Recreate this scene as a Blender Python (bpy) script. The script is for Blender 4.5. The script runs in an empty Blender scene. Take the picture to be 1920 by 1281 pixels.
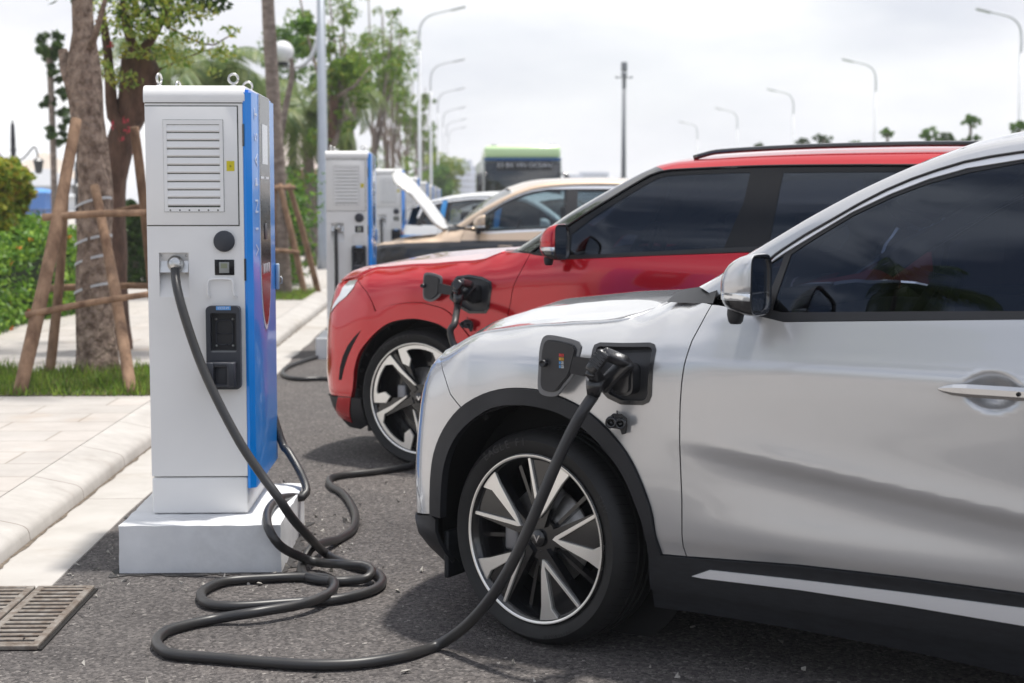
import bpy, bmesh, math, random
import numpy as np
from mathutils import Vector, Matrix
from mathutils.geometry import delaunay_2d_cdt
random.seed(7); rng = np.random.default_rng(7)
SC = bpy.context.scene
COL = SC.collection
R = math.radians

# ------------------------------------------------------------------ camera
F = 3000.0; CX = 960.0; CY = 640.5; CAMH = 1.5
PITCH = math.atan(265 / F)
cam_data = bpy.data.cameras.new('camera'); cam = bpy.data.objects.new('camera', cam_data); COL.objects.link(cam)
cam.location = (0, 0, CAMH); cam.rotation_euler = (math.pi / 2 - PITCH, 0, 0)
cam_data.sensor_width = 36; cam_data.lens = F / 1920 * 36
cam_data.clip_start = 0.05; cam_data.clip_end = 3000
cam_data.dof.use_dof = True; cam_data.dof.focus_distance = 5.6; cam_data.dof.aperture_fstop = 3.6
SC.camera = cam

# ------------------------------------------------------------------ world: bright thin cloud over blue
SUN_EL, SUN_AZ = 78.0, 60.0        # azimuth clockwise from +Y (north) towards +X
world = bpy.data.worlds.new('World'); SC.world = world; world.use_nodes = True
wn = world.node_tree; wn.nodes.clear()
def wnode(t, **k):
    n = wn.nodes.new(t)
    for a, b in k.items(): setattr(n, a, b)
    return n
wout = wnode('ShaderNodeOutputWorld'); wbg = wnode('ShaderNodeBackground')
sky = wnode('ShaderNodeTexSky', sky_type='NISHITA', sun_disc=False, sun_elevation=R(SUN_EL), sun_rotation=R(SUN_AZ))
wtc = wnode('ShaderNodeTexCoord'); wmp = wnode('ShaderNodeMapping')
wmp.inputs['Scale'].default_value = (1.0, 1.0, 3.2)
wnz = wnode('ShaderNodeTexNoise'); wnz.inputs['Scale'].default_value = 2.6; wnz.inputs['Detail'].default_value = 7; wnz.inputs['Roughness'].default_value = 0.55
wnz.inputs['Distortion'].default_value = 0.4
wr = wnode('ShaderNodeValToRGB'); wr.color_ramp.elements[0].position = 0.32; wr.color_ramp.elements[0].color = (.78, .78, .78, 1)
wr.color_ramp.elements[1].position = 0.58; wr.color_ramp.elements[1].color = (1, 1, 1, 1)
wcr = wnode('ShaderNodeValToRGB'); wcr.color_ramp.elements[0].position = 0.36; wcr.color_ramp.elements[0].color = (7.0, 7.15, 7.8, 1)
wcr.color_ramp.elements[1].position = 0.62; wcr.color_ramp.elements[1].color = (10.2, 10.2, 10.2, 1)
wnz2 = wnode('ShaderNodeTexNoise'); wnz2.inputs['Scale'].default_value = 3.2; wnz2.inputs['Detail'].default_value = 8
wmix = wnode('ShaderNodeMix', data_type='RGBA')
# cloud cover: almost closed towards the north, broken with blue gaps towards the south
wsep = wnode('ShaderNodeSeparateXYZ'); wmr = wnode('ShaderNodeMapRange'); wmr.inputs[1].default_value = -.35; wmr.inputs[2].default_value = .25; wmr.interpolation_type = 'SMOOTHSTEP'
wr2 = wnode('ShaderNodeValToRGB'); wr2.color_ramp.elements[0].position = 0.43; wr2.color_ramp.elements[0].color = (.08, .08, .08, 1); wr2.color_ramp.elements[1].position = 0.60; wr2.color_ramp.elements[1].color = (.92, .92, .92, 1)
wsel = wnode('ShaderNodeMix', data_type='RGBA')
L = wn.links.new
L(wtc.outputs['Generated'], wmp.inputs['Vector']); L(wmp.outputs[0], wnz.inputs['Vector']); L(wmp.outputs[0], wnz2.inputs['Vector'])
L(wnz.outputs['Fac'], wr.inputs['Fac']); L(wnz2.outputs['Fac'], wcr.inputs['Fac'])
L(wtc.outputs['Generated'], wsep.inputs[0]); L(wsep.outputs[1], wmr.inputs[0]); L(wnz.outputs['Fac'], wr2.inputs['Fac'])
wclr = wnode('ShaderNodeMix', data_type='RGBA'); wgain = wnode('ShaderNodeMix', data_type='RGBA', blend_type='MULTIPLY'); wgain.inputs[0].default_value = 1.0
wclr.inputs[6].default_value = (1.32, 1.33, 1.37, 1); wclr.inputs[7].default_value = (1, 1, 1, 1)
L(wmr.outputs[0], wclr.inputs[0]); L(wcr.outputs['Color'], wgain.inputs[6]); L(wclr.outputs[2], wgain.inputs[7])
L(wmr.outputs[0], wsel.inputs[0]); L(wr2.outputs['Color'], wsel.inputs[6]); L(wr.outputs['Color'], wsel.inputs[7])
L(wsel.outputs[2], wmix.inputs[0]); L(sky.outputs['Color'], wmix.inputs[6]); L(wgain.outputs[2], wmix.inputs[7])
L(wmix.outputs[2], wbg.inputs['Color']); wbg.inputs['Strength'].default_value = 0.1
L(wbg.outputs[0], wout.inputs['Surface'])

sun_data = bpy.data.lights.new('sun', 'SUN'); sun_data.energy = 4.4; sun_data.angle = R(3.5); sun_data.color = (1, .955, .89)
sun = bpy.data.objects.new('sun', sun_data); COL.objects.link(sun); sun.location = (0, 0, 30)
_sd = Vector((math.cos(R(SUN_EL)) * math.sin(R(SUN_AZ)), math.cos(R(SUN_EL)) * math.cos(R(SUN_AZ)), math.sin(R(SUN_EL))))
sun.rotation_euler = _sd.to_track_quat('Z', 'Y').to_euler()

SC.view_settings.view_transform = 'Standard'; SC.view_settings.look = 'None'
SC.view_settings.exposure = 0.22; SC.view_settings.gamma = 1.0
SC.render.engine = 'CYCLES'
SC.cycles.use_denoising = True
SC.cycles.max_bounces = 8; SC.cycles.transparent_max_bounces = 12; SC.cycles.caustics_reflective = False; SC.cycles.caustics_refractive = False
SC.cycles.sample_clamp_indirect = 6

# ------------------------------------------------------------------ survey helpers (camera model of the photograph -> real places)
_fw = np.array([0, math.cos(PITCH), -math.sin(PITCH)]); _up = np.array([0, math.sin(PITCH), math.cos(PITCH)]); _rt = np.array([1., 0, 0])
_C = np.array([0, 0, CAMH])
def ray(x, y): return _fw + _rt * ((x - CX) / F) + _up * (-(y - CY) / F)
def proj(p):
    d = np.asarray(p, float) - _C; z = d @ _fw
    return np.array([CX + F * (d @ _rt) / z, CY - F * (d @ _up) / z])
def G(x, y, z=0.0):
    r = ray(x, y); return _C + r * ((z - CAMH) / r[2])
def D(x, y, Y):
    r = ray(x, y); return _C + r * (Y / r[1])
ROWA = math.atan(-95 / F)
_re = np.array([math.cos(ROWA), -math.sin(ROWA)]); _rd = np.array([math.sin(ROWA), math.cos(ROWA)])
def RW(x, y, z=0.0):
    p = _re * x + _rd * y; return np.array([p[0], p[1], z])
def toRow(p): return np.array([p[:2] @ _re, p[:2] @ _rd, p[2]])

# ------------------------------------------------------------------ materials
MATS = {}
def mat(name, color=(.5, .5, .5), rough=.5, metal=0., coat=0., coat_rough=.03, spec=.5, vary=0., vscale=8., bump=0., bscale=200., bdist=.002, trans=0., emit=None, estr=1., dirt=None, stretch=None):
    if name in MATS: return MATS[name]
    m = bpy.data.materials.new(name); m.use_nodes = True; MATS[name] = m
    nt = m.node_tree; b = nt.nodes['Principled BSDF']
    b.inputs['Base Color'].default_value = (*color, 1); b.inputs['Roughness'].default_value = rough; b.inputs['Metallic'].default_value = metal
    b.inputs['Coat Weight'].default_value = coat; b.inputs['Coat Roughness'].default_value = coat_rough; b.inputs['Specular IOR Level'].default_value = spec
    b.inputs['Transmission Weight'].default_value = trans
    if emit: b.inputs['Emission Color'].default_value = (*emit, 1); b.inputs['Emission Strength'].default_value = estr
    tc = nt.nodes.new('ShaderNodeTexCoord'); mp = nt.nodes.new('ShaderNodeMapping'); nt.links.new(tc.outputs['Object'], mp.inputs[0])
    if stretch: mp.inputs['Scale'].default_value = stretch
    if vary or dirt:
        n = nt.nodes.new('ShaderNodeTexNoise'); n.inputs['Scale'].default_value = vscale; n.inputs['Detail'].default_value = 6; n.inputs['Roughness'].default_value = .62
        nt.links.new(mp.outputs[0], n.inputs['Vector'])
        cr = nt.nodes.new('ShaderNodeValToRGB'); cr.color_ramp.elements[0].position = .3; cr.color_ramp.elements[1].position = .72
        lo = [max(0, c * (1 - vary)) for c in color]; hi = [min(1, c * (1 + vary)) for c in color]
        if dirt: lo = dirt
        cr.color_ramp.elements[0].color = (*lo, 1); cr.color_ramp.elements[1].color = (*hi, 1)
        nt.links.new(n.outputs['Fac'], cr.inputs[0]); nt.links.new(cr.outputs[0], b.inputs['Base Color'])
        ma = nt.nodes.new('ShaderNodeMapRange'); ma.inputs[3].default_value = min(1, rough * 1.25); ma.inputs[4].default_value = rough * .85
        nt.links.new(n.outputs['Fac'], ma.inputs[0]); nt.links.new(ma.outputs[0], b.inputs['Roughness'])
    if bump:
        n = nt.nodes.new('ShaderNodeTexNoise'); n.inputs['Scale'].default_value = bscale; n.inputs['Detail'].default_value = 4
        nt.links.new(mp.outputs[0], n.inputs['Vector'])
        bp = nt.nodes.new('ShaderNodeBump'); bp.inputs['Strength'].default_value = bump; bp.inputs['Distance'].default_value = bdist
        nt.links.new(n.outputs['Fac'], bp.inputs['Height']); nt.links.new(bp.outputs[0], b.inputs['Normal'])
    return m

def glass(name, tint=(.2, .22, .26), ior=1.5, rough=0.0, spec=1.0):
    m = bpy.data.materials.new(name); m.use_nodes = True; nt = m.node_tree; nt.nodes.clear(); MATS[name] = m
    o = nt.nodes.new('ShaderNodeOutputMaterial'); mx = nt.nodes.new('ShaderNodeMixShader'); t = nt.nodes.new('ShaderNodeBsdfTransparent'); g = nt.nodes.new('ShaderNodeBsdfGlossy')
    f = nt.nodes.new('ShaderNodeFresnel'); f.inputs[0].default_value = ior; t.inputs[0].default_value = (*tint, 1)
    g.inputs['Roughness'].default_value = rough; g.inputs['Color'].default_value = (spec, spec, spec, 1) if not hasattr(spec, '__len__') else (*spec, 1)
    nt.links.new(f.outputs[0], mx.inputs[0]); nt.links.new(t.outputs[0], mx.inputs[1]); nt.links.new(g.outputs[0], mx.inputs[2]); nt.links.new(mx.outputs[0], o.inputs[0])
    return m

def leaf_mat(name, cols, trans=.35, rough=.45):
    m = bpy.data.materials.new(name); m.use_nodes = True; nt = m.node_tree; MATS[name] = m
    b = nt.nodes['Principled BSDF']; b.inputs['Roughness'].default_value = rough; b.inputs['Specular IOR Level'].default_value = .35
    g = nt.nodes.new('ShaderNodeNewGeometry'); cr = nt.nodes.new('ShaderNodeValToRGB'); e = cr.color_ramp.elements
    e[0].position = 0; e[0].color = (*cols[0], 1); e[1].position = 1; e[1].color = (*cols[-1], 1)
    for i, c in enumerate(cols[1:-1]):
        x = e.new((i + 1) / (len(cols) - 1)); x.color = (*c, 1)
    nt.links.new(g.outputs['Random Per Island'], cr.inputs[0]); nt.links.new(cr.outputs[0], b.inputs['Base Color'])
    tr = nt.nodes.new('ShaderNodeBsdfTranslucent'); mx = nt.nodes.new('ShaderNodeMixShader'); mx.inputs[0].default_value = trans
    br = nt.nodes.new('ShaderNodeBrightContrast'); br.inputs[1].default_value = .02; nt.links.new(cr.outputs[0], br.inputs[0]); nt.links.new(br.outputs[0], tr.inputs[0])
    nt.links.new(b.outputs[0], mx.inputs[1]); nt.links.new(tr.outputs[0], mx.inputs[2]); nt.links.new(mx.outputs[0], nt.nodes['Material Output'].inputs[0])
    return m

# ------------------------------------------------------------------ mesh collector
class MB:
    def __init__(s): s.v = []; s.f = []; s.sm = []; s.n = {}
    def add(s, verts, faces, smooth=False):
        o = len(s.v); s.v += [tuple(map(float, v)) for v in verts]; s.f += [tuple(i + o for i in f) for f in faces]; s.sm += [smooth] * len(faces); return s
    def box(s, c, d, rz=0., bev=0., seg=2, rot=None):
        M = Matrix.Translation(Vector(c)) @ (rot if rot is not None else Matrix.Rotation(rz, 4, 'Z'))
        bm = bmesh.new(); bmesh.ops.create_cube(bm, size=1)
        for v in bm.verts: v.co = Vector((v.co.x * d[0], v.co.y * d[1], v.co.z * d[2]))
        if bev: bmesh.ops.bevel(bm, geom=list(bm.edges), offset=bev, segments=seg, affect='EDGES', profile=.5)
        bm.verts.ensure_lookup_table(); s.add([M @ v.co for v in bm.verts], [[v.index for v in f.verts] for f in bm.faces], bool(bev) and seg > 1); bm.free(); return s
    def grid(s, pts, smooth=True, flip=False, closeu=False, closev=False):
        P = np.asarray(pts, float); n, m = P.shape[:2]; fs = []
        for i in range(n if closeu else n - 1):
            for j in range(m if closev else m - 1):
                a = (i % n) * m + j; b = ((i + 1) % n) * m + j; c = ((i + 1) % n) * m + (j + 1) % m; d = (i % n) * m + (j + 1) % m
                fs.append((a, d, c, b) if flip else (a, b, c, d))
        return s.add(P.reshape(-1, 3), fs, smooth)
    def tube(s, path, r, n=10, cap=True, smooth=True, sq=None):
        P = [Vector(p) for p in path]; N = len(P); rr = r if hasattr(r, '__len__') else [r] * N
        rings = []; up = None
        for i in range(N):
            t = (P[min(i + 1, N - 1)] - P[max(i - 1, 0)]).normalized()
            if up is None:
                up = Vector((0, 0, 1)) if abs(t.z) < .9 else Vector((1, 0, 0))
            sd = t.cross(up).normalized(); up = sd.cross(t).normalized()
            rings.append([P[i] + (sd * math.cos(2 * math.pi * k / n) + up * math.sin(2 * math.pi * k / n)) * rr[i] for k in range(n)])
        o = len(s.v); s.grid([[tuple(q) for q in rg] for rg in rings], smooth, closev=True)
        if cap:
            s.f.append(tuple(o + k for k in range(n))); s.f.append(tuple(o + (N - 1) * n + k for k in reversed(range(n)))); s.sm += [False, False]
        return s
    def lathe(s, prof, M=None, n=48, smooth=True):  # prof: (r, z) around local Z
        M = M or Matrix(); rows = [[M @ Vector((r * math.cos(2 * math.pi * k / n), r * math.sin(2 * math.pi * k / n), z)) for k in range(n)] for r, z in prof]
        return s.grid([[tuple(p) for p in rw] for rw in rows], smooth, closev=True, flip=True)
    def disc(s, c, r, M=None, n=32, sx=1.):
        M = M or Matrix(); o = len(s.v)
        return s.add([M @ Vector((c[0] + r * sx * math.cos(2 * math.pi * k / n), c[1] + r * math.sin(2 * math.pi * k / n), c[2])) for k in range(n)], [tuple(range(n))])
    def prism(s, poly, h, M=None, bev=0.):   # poly 2D in local XY, from z=0 to z=h
        M = M or Matrix(); bm = bmesh.new(); vs = [bm.verts.new((p[0], p[1], 0)) for p in poly]; f = bm.faces.new(vs)
        bm.normal_update()
        if f.normal.z > 0: f.normal_flip()
        r = bmesh.ops.extrude_face_region(bm, geom=[f]); 
        for e in r['geom']:
            if isinstance(e, bmesh.types.BMVert): e.co.z += h
        bmesh.ops.recalc_face_normals(bm, faces=list(bm.faces))
        if bev: bmesh.ops.bevel(bm, geom=[e for e in bm.edges if abs((e.verts[0].co.z + e.verts[1].co.z) / 2 - h) < 1e-6], offset=bev, segments=2, affect='EDGES')
        bm.verts.ensure_lookup_table(); s.add([M @ v.co for v in bm.verts], [[v.index for v in f.verts] for f in bm.faces]); bm.free(); return s
    def build(s, name, m, parent=None, loc=None):
        me = bpy.data.meshes.new(name); me.from_pydata(s.v, [], s.f); me.materials.append(m)
        me.polygons.foreach_set('use_smooth', s.sm); me.update()
        o = bpy.data.objects.new(name, me); COL.objects.link(o)
        if parent is not None: o.parent = parent
        if loc is not None: o.location = loc
        return o

def smooth_by_angle(o, a=35):
    me = o.data; bm = bmesh.new(); bm.from_mesh(me)
    bmesh.ops.remove_doubles(bm, verts=bm.verts, dist=1e-5)
    for e in bm.edges:
        if len(e.link_faces) == 2 and e.calc_face_angle(0) > R(a): e.smooth = False
    for f in bm.faces: f.smooth = True
    bm.to_mesh(me); bm.free(); return o

def tag(o, label=None, cat=None, group=None, kind=None):
    if label: o['label'] = label
    if cat: o['category'] = cat
    if group: o['group'] = group
    if kind: o['kind'] = kind
    return o
def empty(name, loc=(0, 0, 0), rz=0., parent=None):
    o = bpy.data.objects.new(name, None); COL.objects.link(o); o.location = [float(c) for c in loc]; o.rotation_euler = (0, 0, rz); o.empty_display_size = .2
    if parent: o.parent = parent
    return o
def copy_tree(o, parent=None):
    kids = [c for c in CHILD.get(o.name, [])] if False else list(o.children)
    c = o.copy(); COL.objects.link(c)
    if parent is not None: c.parent = parent
    for k in kids: copy_tree(k, c)
    return c
CHILD = {}
def cr(pts, step=.03, closed=False):
    """Catmull-Rom through points, resampled"""
    P = [np.asarray(p, float) for p in pts]; n = len(P)
    if n < 3 and not closed: 
        k = max(1, int(np.linalg.norm(P[1] - P[0]) / step)); return [P[0] + (P[1] - P[0]) * i / k for i in range(k + 1)]
    out = []; segs = n if closed else n - 1
    for i in range(segs):
        if closed: a, b, c, d = P[i - 1], P[i], P[(i + 1) % n], P[(i + 2) % n]
        else: a, b, c, d = P[max(i - 1, 0)], P[i], P[i + 1], P[min(i + 2, n - 1)]
        k = max(1, int(np.linalg.norm(c - b) / step))
        for j in range(k):
            t = j / k; out.append(.5 * ((2 * b) + (c - a) * t + (2 * a - 5 * b + 4 * c - d) * t * t + (3 * b - a - 3 * c + d) * t ** 3))
    if not closed: out.append(P[-1])
    return out
def resample(pts, n):
    P = np.array(pts, float); L_ = np.r_[0, np.cumsum(np.linalg.norm(np.diff(P, axis=0), axis=1))]; t = np.linspace(0, L_[-1], n)
    return np.stack([np.interp(t, L_, P[:, k]) for k in range(P.shape[1])], 1)
def rrect(x0, z0, x1, z1, r, n=5):
    out = []
    for cx, cz, a in ((x1 - r, z0 + r, -90), (x1 - r, z1 - r, 0), (x0 + r, z1 - r, 90), (x0 + r, z0 + r, 180)):
        for k in range(n + 1):
            t = R(a + 90 * k / n); out.append((cx + r * math.cos(t), cz + r * math.sin(t)))
    return out
def smoothstep(a, b, x):
    t = np.clip((x - a) / (b - a), 0, 1); return t * t * (3 - 2 * t)
def noise_disp(P, amp, sc, seed=0):
    P = np.asarray(P, float); r = np.random.default_rng(seed); out = np.zeros(P.shape)
    for k in range(6):
        w = r.normal(size=(3, 3)) * sc * (1.4 ** k); ph = r.uniform(0, 6.28, 3); out += np.sin(P @ w + ph) * amp / (1.4 ** k)
    return out
# ================================================================== CAR BODY SYSTEM
# car space: s = metres backwards from the front wheel centre, w = metres outwards from the front tyre's face, z up.
# object space of a car: x = s, y = -w, z = z, with the empty's rotation giving the heading.
class Frame:
    def __init__(f, ox, oy, th=58.):
        a = R(th); f.o = np.array([ox, oy, 0.]); f.b = np.array([math.sin(a), -math.cos(a), 0]); f.n = np.array([-math.cos(a), -math.sin(a), 0]); f.rz = -R(90 - th)
    def world(f, p): return f.o + f.b * p[0] + f.n * p[1] + np.array([0, 0, p[2]])
    def plane(f, x, y, w=0.):
        r = ray(x, y); t = ((f.o + f.n * w - _C) @ f.n) / (r @ f.n); p = _C + r * t; return np.array([(p - f.o) @ f.b, w, p[2]])
    def solve(f, surf, pts, z0=None):
        out = []
        for x, y in pts:
            g = f.plane(x, y, 0.); q = np.array([g[0], g[2]])
            for it in range(25):
                def e(q): return proj(f.world(surf(np.array([q[0]]), np.array([q[1]]))[0])) - (x, y)
                e0 = e(q); h = 1e-4
                J = np.stack([(e(q + (h, 0)) - e0) / h, (e(q + (0, h)) - e0) / h], 1)
                d = np.linalg.lstsq(J.T @ J + np.eye(2) * 30, -J.T @ e0, rcond=None)[0]
                q = q + np.clip(d, -.08, .08)
                if abs(e0).max() < .05: break
            out.append(tuple(q))
        return out

def interp_cols(u, keys, vals):
    """smooth interpolation along u of arrays"""
    keys = np.asarray(keys, float); vals = np.asarray(vals, float)
    u = np.clip(u, keys[0], keys[-1]); i = np.clip(np.searchsorted(keys, u, side='right') - 1, 0, len(keys) - 2)
    t = (u - keys[i]) / (keys[i + 1] - keys[i]); t = t * t * (3 - 2 * t)
    return vals[i] * (1 - t)[:, None] + vals[i + 1] * t[:, None]

class BodySide:
    """plan curve (heading angle phi along u) + cross-section profiles at keys of u; rows at fixed v"""
    def __init__(B, phi_keys, rows, keys, W, Z=None, crease=None):
        B.rows = np.asarray(rows, float); B.keys = keys; B.W = np.asarray(W, float); B.Zr = np.asarray(Z, float) if Z is not None else np.tile(B.rows, (len(keys), 1))
        us = np.linspace(-2.2, 5.6, 1561); ph = np.interp(us, [k[0] for k in phi_keys], [k[1] for k in phi_keys]) * math.pi / 180
        # smooth phi
        ker = np.hanning(25); ker /= ker.sum(); ph = np.convolve(np.pad(ph, 12, mode='edge'), ker, 'valid')
        ds = np.cos(ph); dw = np.sin(ph)   # going back: s += cos, w += sin (phi>0 in front)
        s = np.cumsum(ds) * (us[1] - us[0]); w = np.cumsum(dw) * (us[1] - us[0]); i0 = np.argmin(abs(us - .5))
        B.us, B.ph, B.s, B.w = us, ph, s - s[i0] + .5, w - w[i0]; B.crease = crease
        B.fine = np.linspace(B.rows[0], B.rows[-1], 400)
    def prof(B, u, v):
        u = np.atleast_1d(u).astype(float); v = np.atleast_1d(v).astype(float)
        Wc = interp_cols(u, B.keys, B.W); Zc = interp_cols(u, B.keys, B.Zr); r = B.rows
        v = np.clip(v, r[0], r[-1]); i = np.clip(np.searchsorted(r, v, side='right') - 1, 0, len(r) - 2); h = r[i + 1] - r[i]; t = (v - r[i]) / h
        def herm(C):
            n = np.arange(len(u)); a = C[n, i]; b = C[n, i + 1]
            am = C[n, np.maximum(i - 1, 0)]; bp = C[n, np.minimum(i + 2, len(r) - 1)]
            ra = r[np.maximum(i - 1, 0)]; rb = r[np.minimum(i + 2, len(r) - 1)]
            m0 = (b - am) / (r[i + 1] - ra) * h; m1 = (bp - a) / (rb - r[i]) * h
            t2 = t * t; t3 = t2 * t
            return (2 * t3 - 3 * t2 + 1) * a + (t3 - 2 * t2 + t) * m0 + (-2 * t3 + 3 * t2) * b + (t3 - t2) * m1
        return herm(Wc), herm(Zc)
    def __call__(B, u, v):
        u = np.atleast_1d(u).astype(float); v = np.atleast_1d(v).astype(float); pw, pz = B.prof(u, v)
        if B.crease is not None: pw = pw + B.crease(u, v)
        s = np.interp(u, B.us, B.s); w = np.interp(u, B.us, B.w); ph = np.interp(u, B.us, B.ph)
        return np.stack([s - np.sin(ph) * pw, w + np.cos(ph) * pw, pz], 1)

def in_poly(P, poly):
    x, y = P[:, 0], P[:, 1]; inside = np.zeros(len(P), bool); n = len(poly)
    for i in range(n):
        x1, y1 = poly[i]; x2, y2 = poly[(i + 1) % n]
        if y1 == y2: continue
        c = ((y1 > y) != (y2 > y)) & (x < (x2 - x1) * (y - y1) / (y2 - y1) + x1); inside ^= c
    return inside
def densify(poly, step):
    out = []
    for i in range(len(poly)):
        a = np.array(poly[i], float); b = np.array(poly[(i + 1) % len(poly)], float); k = max(1, int(np.ceil(np.linalg.norm(b - a) / step)))
        out += [tuple(a + (b - a) * j / k) for j in range(k)]
    return out
def clean(poly, eps=2e-3):
    out = []
    for p in poly:
        if not out or math.dist(p, out[-1]) > eps: out.append(tuple(p))
    while len(out) > 3 and math.dist(out[0], out[-1]) < eps: out.pop()
    return out
def inset_poly(poly, d):
    n = len(poly); A = sum(poly[i][0] * poly[(i + 1) % n][1] - poly[(i + 1) % n][0] * poly[i][1] for i in range(n)); sg = 1 if A > 0 else -1; out = []
    for i in range(n):
        a = np.array(poly[i - 1]); b = np.array(poly[i]); c = np.array(poly[(i + 1) % n]); t1 = b - a; t2 = c - b
        t1 /= np.linalg.norm(t1) + 1e-12; t2 /= np.linalg.norm(t2) + 1e-12; n1 = np.array([-t1[1], t1[0]]) * sg; n2 = np.array([-t2[1], t2[0]]) * sg
        m = n1 + n2; l = np.linalg.norm(m)
        if l < .3: m = n1; k = 1
        else: m /= l; k = min(1 / max(m @ n1, .4), 2)
        out.append(tuple(b + m * d * k))
    return out

def to_obj(P): return np.stack([P[:, 0], -P[:, 1], P[:, 2]], 1)
def panel(name, surf, outline, m, parent, holes=(), step=.035, lip=.014, gap=.0022, off=0., far=None, mb=None):
    """sheet of a curved surface cut to an outline, edges turned in; far = mirror plane offset (car width) for the other side"""
    poly = clean(outline)
    if gap: poly = inset_poly(poly, gap)
    rings = [densify(poly, step)] + [densify(clean(h), step) for h in holes]
    A = np.array(rings[0]); lo = A.min(0); hi = A.max(0)
    gx, gy = np.meshgrid(np.arange(lo[0] + step * .37, hi[0], step), np.arange(lo[1] + step * .41, hi[1], step)); Q = np.stack([gx.ravel(), gy.ravel()], 1)
    Q = Q[in_poly(Q, rings[0])]
    allb = np.concatenate([np.array(r) for r in rings])
    for h in rings[1:]: Q = Q[~in_poly(Q, h)]
    if len(Q):
        d = np.array([np.min(np.hypot(allb[:, 0] - q[0], allb[:, 1] - q[1])) for q in Q]); Q = Q[d > step * .42]
    verts = [Vector(p) for r in rings for p in r] + [Vector(q) for q in Q]; edges = []; o = 0
    for r in rings:
        n = len(r); edges += [(o + i, o + (i + 1) % n) for i in range(n)]; o += n
    res = delaunay_2d_cdt(verts, edges, [], 0, 1e-6); V2 = np.array([tuple(v) for v in res[0]]); T = [f for f in res[2]]
    cen = np.array([V2[list(f)].mean(0) for f in T]); ok = in_poly(cen, rings[0])
    for h in rings[1:]: ok &= ~in_poly(cen, h)
    T = [tuple(f) for f, k in zip(T, ok) if k]
    P = surf(V2[:, 0], V2[:, 1]); e = 2e-3
    du = surf(V2[:, 0] + e, V2[:, 1]) - surf(V2[:, 0] - e, V2[:, 1]); dv = surf(V2[:, 0], V2[:, 1] + e) - surf(V2[:, 0], V2[:, 1] - e)
    P = to_obj(P); N = np.cross(to_obj(du), to_obj(dv)); N /= np.linalg.norm(N, axis=1)[:, None] + 1e-12
    P = P + N * off
    # orientation of triangles: u right, v up -> counter clockwise = outwards
    def area(f): a, b, c = V2[list(f[:3])]; return (b[0] - a[0]) * (c[1] - a[1]) - (b[1] - a[1]) * (c[0] - a[0])
    T = [f if area(f) > 0 else tuple(reversed(f)) for f in T]
    if far is not None:
        P = P.copy(); P[:, 1] = far - P[:, 1]; N = N.copy(); N[:, 1] *= -1; T = [tuple(reversed(f)) for f in T]
    # boundary
    cnt = {}
    for f in T:
        for i in range(len(f)): cnt[(f[i], f[(i + 1) % len(f)])] = 1
    bd = [(a, b) for (a, b) in cnt if (b, a) not in cnt]
    verts = list(map(tuple, P)); norms = list(map(tuple, N)); faces = list(T)
    if lip:
        for a, b in bd:
            t = P[b] - P[a]; nn = np.cross(t, N[a]); nn /= np.linalg.norm(nn) + 1e-12
            k = len(verts); verts += [tuple(P[a]), tuple(P[a] - N[a] * lip), tuple(P[b] - N[b] * lip), tuple(P[b])]; norms += [tuple(nn)] * 4; faces.append((k, k + 1, k + 2, k + 3))
    if mb is not None:
        mb[0] += 0; raise NotImplementedError
    me = bpy.data.meshes.new(name); me.from_pydata(verts, [], faces); me.materials.append(m)
    me.polygons.foreach_set('use_smooth', [True] * len(faces)); me.update()
    me.normals_split_custom_set_from_vertices(norms)
    o = bpy.data.objects.new(name, me); COL.objects.link(o); o.parent = parent; return o

def strip(name, curves, m, parent, flip=False, n=60, far=None, bulge=None, thick=0.):
    """surface lofted through 3D curves in car space"""
    G_ = np.array([resample(c, n) for c in curves]); K = 4 * (len(curves) - 1) + 1 if len(curves) > 2 else 5
    t = np.linspace(0, len(curves) - 1, K); rows = []
    for x in t:
        i = min(int(x), len(curves) - 2); f = x - i
        a, b = G_[i], G_[i + 1]; am = G_[i - 1] if i > 0 else 2 * a - b; bp = G_[i + 2] if i + 2 < len(curves) else 2 * b - a
        rows.append(.5 * ((2 * a) + (b - am) * f + (2 * am - 5 * a + 4 * b - bp) * f * f + (am * -1 + 3 * a - 3 * b + bp) * f ** 3))
    Pn = np.array(rows); sh = Pn.shape; Pn = to_obj(Pn.reshape(-1, 3)).reshape(sh)
    if far is not None: Pn[..., 1] = far - Pn[..., 1]; flip = not flip
    mb = MB(); mb.grid(Pn, True, flip=flip); return mb.build(name, m, parent)

def coons(c0, c1, d0, d1, n=24, m_=24, crown=0.):
    """c0,c1 along u (v=0,1); d0,d1 along v (u=0,1)"""
    c0, c1 = resample(c0, n), resample(c1, n); d0, d1 = resample(d0, m_), resample(d1, m_)
    u = np.linspace(0, 1, n)[:, None, None]; v = np.linspace(0, 1, m_)[None, :, None]
    S = (1 - v) * c0[:, None] + v * c1[:, None] + (1 - u) * d0[None] + u * d1[None]
    S = S - ((1 - u) * (1 - v) * c0[0] + u * (1 - v) * c0[-1] + (1 - u) * v * c1[0] + u * v * c1[-1])
    S[..., 2] += crown * (16 * (u * (1 - u) * v * (1 - v)))[..., 0]
    return S
def coons_obj(name, S, m, parent, flip=False, far=None, both=None):
    mb = MB(); P = to_obj(S.reshape(-1, 3)).reshape(S.shape); mb.grid(P, True, flip=flip)
    if both is not None: Q = P.copy(); Q[..., 1] = both - Q[..., 1]; mb.grid(Q, True, flip=not flip)
    o = mb.build(name, m, parent)
    if both is not None:
        bm = bmesh.new(); bm.from_mesh(o.data); bmesh.ops.remove_doubles(bm, verts=bm.verts, dist=1e-3); bm.to_mesh(o.data); bm.free()
        o.data.polygons.foreach_set('use_smooth', [True] * len(o.data.polygons))
    return o

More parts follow.
